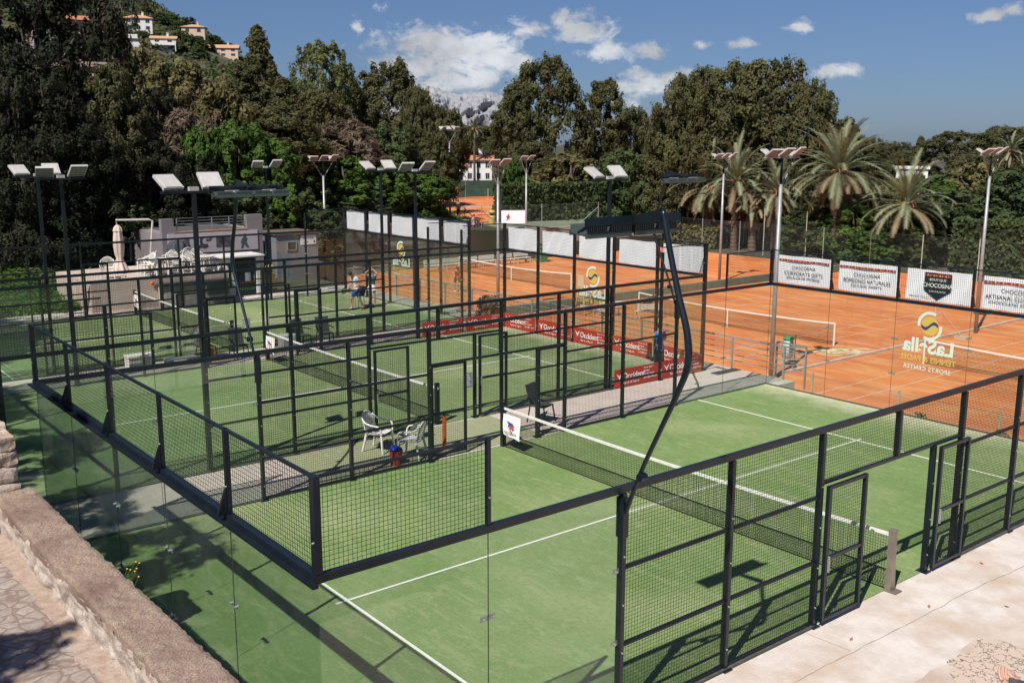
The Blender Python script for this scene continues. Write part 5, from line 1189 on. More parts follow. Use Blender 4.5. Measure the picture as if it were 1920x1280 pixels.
# onlooker with phone, only the hands reach into the picture
pz = 2.55
Rm = Matrix.Rotation(rad(20), 3, 'Z'); hand = Vector((1.205, -5.80, 4.105))
pl = Vector((1.20, -6.22, pz))
loc_l = Rm.inverted()@(hand-pl)
person('onlooker at the lower right corner holding up a black phone', tuple(pl), rad(20), dict(elr=(-.20,.16,1.26), wrr=(loc_l.x+.055, loc_l.y+.03, loc_l.z-.10), ell=(.20,.18,1.25), wrl=(loc_l.x+.20, loc_l.y-.02, loc_l.z-.14), head=(0,.02,1.56)), mat('grey_top', (.12, .12, .13), rough=.8), DARKP, pants=True, s=1.0)
c = thing('phone', 'black phone with camera lenses at the lower right corner', 'phone', tuple(hand))
fwd = (Vector(cam.location)-hand).normalized(); rgt = Vector((0,0,1)).cross(fwd).normalized(); upv = fwd.cross(rgt)
M().obox(hand+rgt*.03-upv*.02, rgt*.075, upv*.037, fwd*.004).build('body', mat('phone_black', (.02, .022, .026), rough=.3), c)
b_ = M().obox(hand-rgt*.021-upv*.003+fwd*.006, rgt*.018, upv*.018, fwd*.003).build('camera_block', mat('phone_grey', (.05, .06, .065), rough=.25), c)
for a, e in ((-.009, .009), (-.009, -.008), (.009, 0)): M().tube([hand-rgt*.021-upv*.003+rgt*a+upv*e+fwd*.008, hand-rgt*.021-upv*.003+rgt*a+upv*e+fwd*.011], .0062, 10).build('lens', BLACK, b_)
# tyre-like plant pot corner bush by the middle court corner comes with the shrubs below

# ---------------------------------------------------------------- houses
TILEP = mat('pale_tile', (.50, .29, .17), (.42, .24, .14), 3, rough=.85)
TILE = mat('clay_tile', (.48, .19, .09), (.36, .14, .07), 3, rough=.85, bump=.6, bscale=8); HW = mat('house_white', (.74, .72, .70), (.66, .64, .62), .8, rough=.85); HP = mat('house_peach', (.62, .46, .34), (.55, .40, .30), .8, rough=.85)
PINKW = mat('pink_wall', (.50, .38, .34), (.40, .30, .27), .4, rough=.9); PANE = mat('window_dark', (.02, .03, .045), rough=.12); FRAME = mat('window_frame', (.5, .48, .45), rough=.6)
def house(label, x, y, z, rz, w, d, h, wm, storeys=2, roof='hip', balcony=False, wins=3, chim=True, cat='house', arches=False):
    c = thing('villa', label, cat, (x, y, z), rz)
    m = M().box(-w/2, -d/2, -3, w/2, d/2, h); wl = m.build('wall', wm, c, world=False)
    o_ = .45; rh = w*.14
    if roof == 'hip':
        a, b = w/2+o_, d/2+o_; r = M().add([(-a,-b,h),(a,-b,h),(a,b,h),(-a,b,h),(-a+b*.9,0,h+rh),(a-b*.9,0,h+rh)], [(0,1,5,4),(1,2,5),(2,3,4,5),(3,0,4),(0,3,2,1)]); r.box(-a,-b,h-.15,a,b,h-.01)
    elif roof == 'gable':
        a, b = w/2+o_, d/2+o_; r = M().add([(-a,-b,h),(a,-b,h),(a,b,h),(-a,b,h),(-a,0,h+rh),(a,0,h+rh)], [(0,1,5,4),(1,2,5),(2,3,4,5),(3,0,4),(0,3,2,1)])
    else: r = M().box(-w/2-.2, -d/2-.2, h, w/2+.2, d/2+.2, h+.3)
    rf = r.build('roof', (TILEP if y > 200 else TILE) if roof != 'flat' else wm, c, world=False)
    if chim: M().box(w*.12, -.35, h, w*.12+.7, .35, h+rh+1.0).box(w*.12-.1, -.45, h+rh+1.0, w*.12+.8, .45, h+rh+1.15).build('chimney', wm, rf, world=False)
    for s in range(storeys):
        z0 = .7+s*h/storeys; zh = h/storeys*.48
        for face in range(4):
            L_ = w if face % 2 == 0 else d; n = wins if face % 2 == 0 else max(1, wins-1)
            for i in range(n):
                u = (i+.5)/n*L_-L_/2; ww = min(1.5, L_/n*.4) if not arches else L_/n*.6
                def bx(u0, u1, a, b, t0, t1):
                    if face == 0: return (u0, -d/2-t1, a, u1, -d/2-t0, b)
                    if face == 2: return (u0, d/2+t0, a, u1, d/2+t1, b)
                    if face == 1: return (w/2+t0, u0, a, w/2+t1, u1, b)
                    return (-w/2-t1, u0, a, -w/2-t0, u1, b)
                f_ = M().box(*bx(u-ww/2-.1, u+ww/2+.1, z0-.1, z0+zh+.1, .0, .04)).build('window', FRAME, wl, world=False)
                M().box(*bx(u-ww/2, u-.03, z0, z0+zh, .041, .06)).box(*bx(u+.03, u+ww/2, z0, z0+zh, .041, .06)).build('pane', PANE, wl, world=False)
    if balcony:
        zb = h/storeys*(storeys-1); M().box(-w/2, -d/2-1.6, zb-.15, w/2, -d/2, zb+.05).box(-w/2, -d/2-1.6, zb+.05, w/2, -d/2-1.5, zb+.9).box(-w/2, -d/2-1.6, 0, -w/2+.3, -d/2-1.3, zb).box(w/2-.3, -d/2-1.6, 0, w/2, -d/2-1.3, zb).build('balcony', wm, c, world=False)
    return c
house('white three storey villa with tiled roof highest on the wooded slope', 134.5, 392.5, 46.2, rad(-22), 10.0, 7, 7.2, HW, 3, 'hip', wins=3)
house('peach villa with low tiled roof on the ridge right of the white villa', 169.0, 424.5, 49.6, rad(-30), 9.5, 8, 5.6, HP, 2, 'hip', wins=2)
house('pale villa with covered porch and two wide windows below the peach villa', 139.0, 379.5, 40.6, rad(-25), 9.0, 6.5, 4.6, HW, 2, 'gable', balcony=True, wins=2)
house('rightmost pale villa with long tiled roof at the end of the ridge', 166.5, 389.0, 40.4, rad(-30), 11.5, 7, 3.6, HP, 2, 'gable', wins=3)
c = thing('terrace_wall', 'grey terrace wall with a pale coping right of the highest white villa', 'wall', (154, 412, 46)); M().obox((154, 412, 47.5), (6, -3.2, 0), (.3, .5, 0), (0, 0, 2.2)).build('body', mat('grey_wall', (.28, .24, .2), (.2, .18, .15), .5, rough=.9), c)
M().obox((154, 412, 49.8), (6.1, -3.25, 0), (.4, .6, 0), (0, 0, .15)).build('coping', PINKW, c)
c = thing('chimney_house', 'pale gable with a four holed chimney cap left of the middle villa', 'house', (122.5, 366, 40)); M().prism([(120.3, 366, 36), (125.2, 364, 36), (125.2, 364, 40.5), (123.6, 364.6, 43.5), (121.6, 365.4, 43.5), (120.3, 366, 40.5)], (1.5, 4, 0)).build('wall', HW, c)
M().obox((122.7, 365.2, 44.1), (1.4, -.55, 0), (.3, .8, 0), (0, 0, .7)).build('chimney', HW, c); M().obox((126, 366, 38.4), (4.2, -1.8, -1.6), (.8, 2, 0), (0, 0, .3)).build('roof', TILE, c)
house('pinkish house wall half hidden in the dark trees at the upper left', 20.6, 83.7, 6.0, rad(-14), 4.6, 5, 10.8, PINKW, 3, 'gable', wins=2, chim=False)
house('second pinkish wall hidden in the left wood, lower right of the first', 16.2, 60.5, 3.0, rad(-18), 3.6, 4, 8.6, PINKW, 3, 'flat', wins=2, chim=False)
house('small house with orange roof and brown shutters peeping out of the left wood', 33.0, 75.5, 1.0, rad(-15), 4.8, 5, 7.6, PINKW, 2, 'gable', wins=2, chim=False)
house('main white villa with tiled roofs beyond the upper clay court', 110.5, 146.3, 0, rad(-38), 6.5, 6, 4.0, HW, 2, 'gable', wins=4)
house('small white wing with a pyramid tiled roof left of the main far villa', 102.0, 141.5, 0, rad(-38), 5.5, 5, 3.2, HW, 1, 'hip', wins=2, chim=False)
house('low white house with tiled roof at the foot of the distant palm', 97.5, 146.5, 0, rad(-38), 6, 6, 3.9, HW, 1, 'gable', wins=2, chim=False)
house('far house corner with orange roof right of the main far villa', 118.0, 141.0, 0, rad(-38), 6, 6, 4.2, HP, 1, 'gable', wins=2, chim=False)
house('long low restaurant with orange tiled roof behind the date palms', 75.5, 57.5, -3.8, rad(-50), 10, 5, 2.9, HW, 1, 'hip', wins=5, chim=False)
house('white flat roofed house top behind the right date palm', 106.9, 55.8, -1.5, rad(-60), 3.4, 2.4, 5.7, HW, 2, 'flat', wins=3, chim=False)
TREES = [
('pa', 55.2, 87.1, 0.22, 15.3, 8.9, 'tall round pine left of the distant grey mountain'),
('pb', 55.2, 94.0, 0.49, 12.7, 5.6, 'narrower pine touching the left flank of the round pine beside the mountain'),
('pa', 51.1, 75.4, 0.26, 12.0, 4.0, 'pine whose right edge cuts the left end of the grey mountain'),
('pc', 73.1, 102.8, -2.5, 13.9, 7.9, 'low dark umbrella pine in front of the left end of the grey mountain'),
('pa', 125.5, 163.5, 0.0, 10.7, 11.4, 'far dark pine below the middle of the grey mountain'),
('pc', 128.1, 174.1, 0.0, 10.7, 9.5, 'small far pine crown right of the triple floodlight mast by the white villa'),
('pa', 123.7, 152.3, 0.0, 10.6, 7.6, 'dark pine filling in behind the far fan palm on its right'),
('pa', 70.6, 79.4, -2.5, 18.6, 9.8, 'large broad pine just right of the grey mountain, taller than its neighbours'),
('pb', 65.1, 77.6, 0.0, 13.1, 4.7, 'rounded pine shoulder hiding the right end of the grey mountain'),
('pb', 77.5, 77.2, -2.48, 16.4, 5.6, 'pointed pine between the large broad pine and the lower slope of crowns'),
('pa', 82.7, 77.8, -2.31, 13.3, 6.5, 'medium pine stepping down right of the pointed pine'),
('pb', 89.3, 79.6, -1.9, 11.6, 5.4, 'lowest pine in the dip left of the giant multi-headed pine'),
('pa', 70.6, 58.5, -2.5, 15.8, 6.9, 'left head of the giant pine group behind the palms, its top ragged'),
('pa', 74.8, 58.2, -2.5, 17.0, 9.3, 'pine second from the left in the giant group behind the palms'),
('pa', 76.1, 53.5, -2.5, 17.0, 10.2, 'highest pine of the giant group, right above the date palms'),
('pa', 76.7, 49.2, -2.49, 15.2, 6.3, 'right end pine of the giant group, dropping towards open sky'),
('pa', 78.2, 58.8, -2.46, 13.6, 9.5, 'lower front pine of the giant group with brownish tips'),
('pc', 72.7, 62.2, -2.5, 12.3, 6.1, 'low front pine at the left foot of the giant group'),
('pb', 100.3, 60.8, -1.02, 10.8, 6.0, 'pale feathery pine crown directly above the biggest date palm'),
('pa', 110.1, 64.0, -0.31, 8.0, 5.0, 'small pine crown right of the biggest date palm top'),
('pa', 133.4, 73.9, 0.0, 7.3, 6.8, 'small far round pine left of the open dip on the right skyline'),
('co', 139.4, 73.5, 0.0, 8.1, 4.0, 'small dark dome of pine on the right skyline between two wider crowns'),
('pa', 128.7, 61.8, 0.0, 8.6, 11.9, 'wide domed pine left of the rightmost floodlight mast'),
('pc', 130.0, 69.7, 0.0, 6.2, 7.4, 'low pine crown under the dip of the right skyline'),
('pa', 131.1, 57.0, 0.0, 9.2, 8.7, 'tall round pine behind the rightmost floodlight mast'),
('pa', 130.9, 52.7, 0.0, 8.2, 8.6, 'pine cut by the right border at the skyline'),
('pc', 122.8, 55.7, 0.0, 5.9, 9.0, 'lower pine crown behind the head of the rightmost mast'),
('ol', 76.3, 40.8, -2.49, 5.8, 6.0, 'olive tinted bush tree between the two date palms on the right'),
('lf', 81.4, 39.9, -2.36, 6.5, 6.8, 'bushy green tree right of the rightmost date palm'),
('lg', 77.3, 34.9, -2.48, 5.7, 7.3, 'dark glossy broadleaf tree left of the rightmost mast'),
('ol', 89.0, 38.4, -1.93, 7.1, 7.2, 'brownish green tree behind the pole of the rightmost mast'),
('lg', 84.6, 33.6, -2.21, 6.9, 6.8, 'dark broadleaf tree at the right border above the clipped hedge'),
('lf', 70.0, 39.5, -2.5, 4.5, 5.1, 'yellowish bush tree below the biggest date palm'),
('lg', 70.0, 43.1, -2.5, 4.1, 5.2, 'dark bush left of the trunk of the biggest date palm'),
('lg', 75.2, 49.6, -2.5, 4.1, 4.7, 'dark bush right of the mast that rises by the glass corner'),
('lf', 69.6, 36.3, -2.5, 2.7, 4.1, 'low green bush left of the right date palm trunk'),
('lg', 70.9, 34.1, -2.5, 3.0, 4.1, 'dark low bush just right of the right date palm trunk'),
('pa', 79.2, 47.4, -2.44, 6.9, 9.5, 'wide dark pine mass hanging behind the biggest date palm crown'),
('ol', 65.5, 69.3, 0.0, 5.9, 8.3, 'grey green tree behind the middle of the long clipped hedge'),
('lg', 66.4, 63.0, -2.5, 8.7, 6.9, 'dark tree behind the right end of the long clipped hedge'),
('pa', 68.5, 60.8, -2.5, 8.2, 6.4, 'dark pine low behind the end post of the long clipped hedge'),
('pa', 65.2, 74.9, 0.0, 7.1, 6.3, 'pine low behind the twin masts above the hedge'),
('lf', 57.2, 68.5, 0.0, 5.5, 3.1, 'small bushy tree left of the twin masts above the hedge'),
('lg', 84.5, 60.6, -2.22, 5.8, 7.1, 'dark tree filling the gap behind the middle date palms'),
('cl', 47.1, 87.1, 1.71, 15.3, 7.4, 'light green airy pine, third peak from the left on the skyline'),
('cl', 52.0, 91.3, 0.93, 14.0, 5.4, 'light green airy pine slope right of the third skyline peak'),
('co', 31.4, 68.1, 3.0, 12.8, 5.3, 'tall dark cypress-like pine below the villas, sharp top'),
('co', 29.3, 66.9, 3.19, 9.8, 4.3, 'dark pine flanking the sharp-topped pine on its left'),
('co', 31.2, 63.8, 2.43, 9.3, 5.1, 'dark pine flanking the sharp-topped pine on its right'),
('pa', 28.9, 61.6, 2.51, 7.2, 7.8, 'broad dark lower crown under the sharp-topped pine'),
('pa', 36.2, 68.0, 2.1, 9.2, 5.5, 'dull green pine above the brown dry thicket'),
('br', 37.6, 64.9, 1.53, 7.2, 6.7, 'brown leafless thicket tree below the airy pines'),
('br', 38.2, 69.2, 1.85, 8.2, 5.6, 'upper brown dry tree right of the sharp-topped pine'),
('br', 33.1, 65.1, 2.29, 5.5, 5.2, 'dry brown tree at the left edge of the thicket'),
('lg', 41.7, 64.8, 0.89, 7.4, 5.0, 'dark green bush tree under the round pine by the mountain'),
('pa', 47.8, 68.0, 0.32, 7.6, 4.4, 'dark pine left of the triple floodlight mast by the white villa'),
('lf', 41.9, 61.1, 0.64, 3.8, 4.8, 'bright green broadleaf tree at the right end of the green bank'),
('lf', 39.0, 61.8, 1.04, 4.3, 5.2, 'bright green bushy tree above the blank banners'),
('lf', 37.7, 61.4, 1.19, 2.5, 3.9, 'low bright green bush tree behind the blank banners'),
('lf', 35.0, 61.8, 1.63, 4.3, 5.5, 'bright green tree behind the triple mast on the left'),
('lf', 31.6, 61.3, 2.07, 3.9, 4.5, 'dark leafy tree left of the triple mast on the left'),
('lg', 34.4, 61.0, 1.63, 1.8, 4.2, 'dark green bush below the triple mast lamps'),
('lg', 41.1, 61.6, 0.76, 1.5, 4.0, 'dark bush above the right blank banners'),
('lf', 22.1, 47.1, 0.72, 6.3, 4.2, 'vivid green tree behind the twin lamps above the small shed'),
('lf', 20.5, 47.8, 0.88, 7.1, 4.2, 'vivid green tree crown lit at its top, right of the deep shade'),
('lf', 18.4, 47.6, 0.91, 6.8, 3.5, 'vivid green tree next to the small orange roofed house'),
('lg', 20.5, 46.7, 0.71, 4.2, 3.8, 'dark green tree over the flat roofed clubhouse'),
('lg', 23.2, 46.6, 0.61, 3.6, 3.6, 'dark bush over the small grey shed'),
('lg', 24.0, 45.0, 0.4, 2.8, 2.9, 'dark bush above the concrete steps'),
('lg', 36.3, 61.1, 1.37, 1.5, 4.2, 'dark bush just above the left blank banners'),
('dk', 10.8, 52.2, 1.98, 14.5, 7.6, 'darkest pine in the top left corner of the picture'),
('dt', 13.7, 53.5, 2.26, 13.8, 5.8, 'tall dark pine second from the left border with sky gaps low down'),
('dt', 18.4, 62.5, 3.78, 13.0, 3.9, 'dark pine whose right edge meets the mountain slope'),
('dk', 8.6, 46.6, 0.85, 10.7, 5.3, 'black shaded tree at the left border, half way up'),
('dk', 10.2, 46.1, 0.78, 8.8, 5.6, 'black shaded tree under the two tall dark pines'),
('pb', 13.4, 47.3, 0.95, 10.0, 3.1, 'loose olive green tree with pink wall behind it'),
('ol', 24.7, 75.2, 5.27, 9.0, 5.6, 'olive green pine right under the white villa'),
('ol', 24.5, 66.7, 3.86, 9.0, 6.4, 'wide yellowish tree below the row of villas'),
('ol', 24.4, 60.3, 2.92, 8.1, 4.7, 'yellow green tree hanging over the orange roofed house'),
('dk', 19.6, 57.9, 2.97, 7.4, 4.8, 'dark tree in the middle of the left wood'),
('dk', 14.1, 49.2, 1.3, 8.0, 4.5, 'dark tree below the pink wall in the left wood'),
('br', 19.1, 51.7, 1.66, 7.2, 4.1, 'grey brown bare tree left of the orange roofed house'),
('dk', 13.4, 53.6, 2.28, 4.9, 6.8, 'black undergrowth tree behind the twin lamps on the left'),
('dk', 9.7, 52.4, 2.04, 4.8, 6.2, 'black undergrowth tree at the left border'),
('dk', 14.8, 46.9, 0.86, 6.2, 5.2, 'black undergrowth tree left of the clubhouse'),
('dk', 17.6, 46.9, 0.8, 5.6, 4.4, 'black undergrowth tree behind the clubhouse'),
('lg', 8.3, 47.6, 1.04, 2.4, 3.3, 'green shrub tree low at the left border, catching some sun'),
('lg', 11.5, 47.9, 1.08, 2.2, 3.4, 'green shrub low behind the twin lamps on the left'),
('lg', 14.0, 46.1, 0.74, 3.1, 3.3, 'green shrub behind the folded parasol'),
('lg', 157.5, 432.3, 56.4, 4.8, 6.0, 'small green crown just right of the highest white villa'),
('lg', 162.2, 431.6, 55.4, 5.2, 6.5, 'second green crown right of the highest white villa, over the terrace wall'),
('lg', 170.5, 434.9, 54.9, 5.7, 7.1, 'green crown on the ridge directly behind the peach villa'),
('lg', 162.9, 427.1, 52.9, 4.7, 5.9, 'green crown at the right end of the villa terrace wall'),
('lg', 149.1, 390.6, 45.0, 4.7, 5.9, 'green crown between the porch villa and the peach villa'),
('lg', 150.7, 385.7, 43.1, 5.0, 6.3, 'green crown under the peach villa, left part'),
('lg', 156.6, 389.8, 43.8, 4.4, 5.5, 'green crown under the peach villa, right part'),
('lg', 159.1, 387.7, 42.5, 4.4, 5.4, 'green crown left of the rightmost villa'),
('lg', 178.1, 425.3, 47.5, 5.2, 6.5, 'green crown on the ridge left of the rightmost villa roof'),
('lg', 184.5, 425.8, 45.2, 4.8, 6.0, 'green crown over the roof of the rightmost villa'),
('lg', 129.0, 394.6, 50.8, 4.0, 4.9, 'green crown left of the highest white villa'),
('lg', 123.3, 381.7, 46.2, 4.2, 5.2, 'green crown left of the four holed chimney'),
('lg', 119.3, 366.2, 39.7, 4.0, 5.0, 'green crown below the four holed chimney'),
('lg', 145.9, 401.4, 48.1, 2.6, 3.2, 'little crown between the two left villas'),
('lg', 132.9, 384.8, 45.2, 2.8, 3.5, 'little crown right of the four holed chimney'),
('lg', 143.1, 375.8, 39.3, 4.9, 6.1, 'crown below the porch villa on the slope'),
('lg', 149.6, 373.2, 37.9, 4.9, 6.1, 'crown on the lower slope under the peach villa'),
('co', 153.5, 438.0, 60.1, 6.8, 4.5, 'dark conifer beside the grey rock above the white villa'),
]
# ---------------------------------------------------------------- vegetation
rng = np.random.default_rng(7)
def quads(name, C, Nn, size, m, parent=None, aspect=1.5, jitter=.5, rg=None):
    """C centres (n,3), Nn rough normals (n,3): one leaf shaped quad each"""
    rg = rg or rng; n = len(C); N_ = Nn+rg.normal(0, jitter, (n, 3)); N_ /= np.linalg.norm(N_, axis=1)[:, None]+1e-9
    A = rg.normal(0, 1, (n, 3)); U = np.cross(N_, A); U /= np.linalg.norm(U, axis=1)[:, None]+1e-9; W = np.cross(N_, U)
    s = size*rg.uniform(.6, 1.4, n)[:, None] if np.isscalar(size) else (size*rg.uniform(.6, 1.4, n))[:, None]
    U = U*s*aspect/2; W = W*s/2
    V_ = np.stack([C-U*1.0-W*.45, C-U*.1-W, C+U*1.0, C+U*.0+W], 1).reshape(-1, 3).astype(np.float32)
    me = bpy.data.meshes.new(name); me.vertices.add(4*n); me.vertices.foreach_set('co', V_.ravel()); me.loops.add(4*n); me.loops.foreach_set('vertex_index', np.arange(4*n, dtype=np.int32))
    me.polygons.add(n); me.polygons.foreach_set('loop_start', np.arange(0, 4*n, 4, dtype=np.int32)); me.polygons.foreach_set('loop_total', np.full(n, 4, dtype=np.int32))
    me.materials.append(m); me.update(calc_edges=True); o = bpy.data.objects.new(name, me); COL.objects.link(o)
    if parent: o.parent = parent
    return o
def sph(n, rg): v = rg.normal(0, 1, (n, 3)); return v/np.linalg.norm(v, axis=1)[:, None]
def crown_pts(rg, H, W, base, nb, br, per, shape):
    B = []
    while len(B) < nb:
        t = rg.uniform(0, 1); a = rg.uniform(0, 2*math.pi)
        if shape == 'round': R_ = W/2*(.55+.45*t/.4 if t < .4 else math.sqrt(max(0, 1-((t-.4)/.64)**2)))
        elif shape == 'flat': R_ = W/2*(.55+.45*math.sin(math.pi*t))*(1 if t > .25 else .8)
        elif shape == 'cone': R_ = W/2*(1-t)**.62*(.85+.15*math.sin(t*20))
        elif shape == 'loose': R_ = W/2*(.75+.25*t/.4 if t < .4 else math.sqrt(max(0, 1-((t-.4)/.63)**2)))
        R_ *= .82+.42*noise.noise(Vector((math.cos(a)*1.6, math.sin(a)*1.6, t*2.6+nb)))*1.6
        f = rg.uniform(.45, 1.0)**.5; z = base+(H-base)*t
        B.append((R_*f*math.cos(a), R_*f*math.sin(a), z-br*.3*t, br*rg.uniform(.55, 1.25)*(1-.3*t)))
    B = np.array(B); C, N_ = [], []
    for x, y, z, r in B:
        nsub = 5; sub = sph(nsub, rg)*r*.62; kk = rg.integers(0, nsub, per); d = sph(per, rg)
        k = rg.uniform(.2, 1.0, per)[:, None]**.6; p_ = np.array([x, y, z])+sub[kk]*np.array([1, 1, 1.15])+d*r*.62*k*np.array([1, 1, 1.1]); o_ = p_-np.array([x, y, z])
        C.append(p_); N_.append(o_/(np.linalg.norm(o_, axis=1)[:, None]+1e-6)*.9+np.array([x, y, 0])/(W)+np.array([0, 0, .25]))
    return np.concatenate(C), np.concatenate(N_), B
BARK = mat('bark', (.10, .07, .055), (.06, .045, .035), 8, rough=.95, bump=.8, bscale=20)
def leafm(n, a, b, isl=.24, tr=.36, sc_=.35, c3=None): return mat(n, a, b, sc_, rough=.75, island=isl, trans=tr, spec=.2, c3=c3, s3=.7)
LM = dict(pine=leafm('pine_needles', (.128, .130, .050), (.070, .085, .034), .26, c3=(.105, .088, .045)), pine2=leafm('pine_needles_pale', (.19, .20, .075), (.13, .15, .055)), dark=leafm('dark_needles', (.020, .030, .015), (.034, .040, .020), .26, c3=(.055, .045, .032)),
          leafy=leafm('bright_leaves', (.095, .16, .030), (.06, .115, .024)), gloss=leafm('deep_leaves', (.06, .095, .034), (.09, .11, .042)), olive=leafm('olive_leaves', (.20, .185, .075), (.14, .14, .055), c3=(.16, .11, .06)), dry=leafm('dry_twigs', (.20, .15, .11), (.15, .115, .085)))
def tree_proto(name, label, H, W, base, nb, br, per, ls, shape, lm, seed, aspect=1.6, limbs=7, tr=.22):
    rg = np.random.default_rng(seed); c = thing(name, label, 'tree', (0, 0, -500))
    C, N_, B = crown_pts(rg, H, W, base, nb, br, per, shape)
    quads('crown', C, N_, ls, LM[lm], c, aspect, .38, rg)
    m = M(); m.tube([(0, 0, -1.5), (.1, 0, H*.25), (-.1, .1, H*.55), (0, 0, H*.85)], [tr*1.2, tr, tr*.6, tr*.15], 8)
    for i in range(limbs):
        b_ = B[rg.integers(0, len(B))]; z0 = max(base*.6, b_[2]*.55); m.tube([(0, 0, z0), (b_[0]*.5, b_[1]*.5, (z0+b_[2])/2+.2), (b_[0]*.95, b_[1]*.95, b_[2])], [tr*.45, tr*.28, .03], 6)
    m.build('trunk', BARK, c, world=False, smooth=True)
    if lm in ('pine', 'dark', 'olive', 'pine2'):
        tw = M()
        for i in range(60):
            b_ = B[rg.integers(0, len(B))]; o2 = Vector(b_[:3])*.82; o2.z = b_[2]-.3; q = Vector(b_[:3])+Vector(tuple(rg.normal(0, .35, 3))); tw.tube([o2, o2.lerp(q, .5)+Vector((0, 0, .12)), q*1.04], [.022, .016, .006], 3, cap=False)
        tw.build('twigs', mat('pale_twig', (.22, .18, .15), rough=.9), c, world=False)
    return c, float(np.percentile(C[:, 2], 99.6)), 2*float(np.percentile(np.hypot(C[:, 0], C[:, 1]), 97))
PR = {}
def proto(key, variants): PR[key] = [tree_proto(*v) for v in variants]
proto('pa', [('pine_tree', 'x', 12, 9, 2.5, 290, .78, 150, .14, 'round', 'pine', 1), ('pine_tree', 'x', 12, 9, 2.0, 300, .75, 145, .14, 'round', 'pine', 2), ('pine_tree', 'x', 12, 9, 3.0, 260, .85, 160, .145, 'round', 'pine', 13)])
proto('pb', [('pine_tree', 'x', 12, 6, 2.5, 220, .62, 150, .13, 'loose', 'pine', 3)])
proto('pc', [('pine_tree', 'x', 8, 9, 3.0, 240, .75, 150, .14, 'flat', 'pine', 4)])
proto('co', [('conifer', 'x', 12, 6, 1.0, 260, .55, 140, .13, 'cone', 'pine', 5)])
proto('cl', [('pine_tree', 'x', 12, 8, 2.0, 230, .62, 100, .14, 'loose', 'pine2', 6)])
proto('lf', [('leafy_tree', 'x', 7, 6, .3, 190, .55, 110, .17, 'loose', 'leafy', 7), ('leafy_tree', 'x', 7, 6, .2, 180, .6, 120, .18, 'round', 'leafy', 8)])
proto('lg', [('leafy_tree', 'x', 7, 6, .3, 190, .55, 110, .17, 'loose', 'gloss', 9), ('leafy_tree', 'x', 7, 6, .2, 180, .6, 110, .17, 'round', 'gloss', 10)])
proto('ol', [('olive_tree', 'x', 7, 6, .8, 170, .55, 80, .16, 'loose', 'olive', 11, 2.2)])
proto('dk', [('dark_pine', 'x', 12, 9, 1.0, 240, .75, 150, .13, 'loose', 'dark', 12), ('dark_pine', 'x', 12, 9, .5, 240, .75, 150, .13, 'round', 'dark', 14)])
proto('sp', [('slender_pine', 'x', 10, 5, 3.5, 40, .62, 90, .13, 'loose', 'pine', 41)])
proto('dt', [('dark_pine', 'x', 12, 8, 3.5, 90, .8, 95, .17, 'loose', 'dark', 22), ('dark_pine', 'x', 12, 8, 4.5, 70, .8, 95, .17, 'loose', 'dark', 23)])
proto('br', [('bare_tree', 'x', 6, 5, .6, 110, .55, 70, .10, 'loose', 'dry', 15, 5.0, 14, .1)])
usage = {}
def plant(kind, x, y, z, H, W, label, rz=None, group=None):
    vs = PR[kind]; k = usage.get(kind, 0); usage[kind] = k+1; c, h0, w0 = vs[k % len(vs)]
    s = (W/w0, W/w0, max(.15, H/h0)); first = k < len(vs)
    rz = (k*2.399) % 6.28 if rz is None else rz
    if first: o = c; o.location = (x, y, z); o.rotation_euler = (0, 0, rz); o.scale = s; o['label'] = label
    else: o = dup(c, (x, y, z), rz, label, s)
    o['group'] = group or {'pa': 'pines', 'pb': 'pines', 'pc': 'pines', 'co': 'pointed conifers', 'cl': 'pines', 'lf': 'bright leafy trees', 'lg': 'deep green leafy trees', 'ol': 'olive green trees', 'dk': 'dark trees of the left wood', 'dt': 'dark trees of the left wood', 'sp': 'pines', 'br': 'dry brown trees'}[kind]
    return o
for k, x, y, z, H, W, l in TREES: plant(k, x, y, z-.2, H+.2, W*1.1, l)
# trees left of the picture, whose shade falls on the farthest court and the alley, and one over the path
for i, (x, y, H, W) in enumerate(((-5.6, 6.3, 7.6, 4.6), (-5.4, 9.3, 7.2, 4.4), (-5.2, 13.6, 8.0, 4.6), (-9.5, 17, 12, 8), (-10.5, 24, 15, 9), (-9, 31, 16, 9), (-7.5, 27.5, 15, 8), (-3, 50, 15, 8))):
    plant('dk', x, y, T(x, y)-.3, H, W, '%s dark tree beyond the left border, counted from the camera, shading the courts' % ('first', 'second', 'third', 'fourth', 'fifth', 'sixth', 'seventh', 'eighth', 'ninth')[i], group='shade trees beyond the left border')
plant('sp', -8.3, -.9, 2.2, 7.8, 4.0, 'pine beside the stone path whose shade dapples the paving')
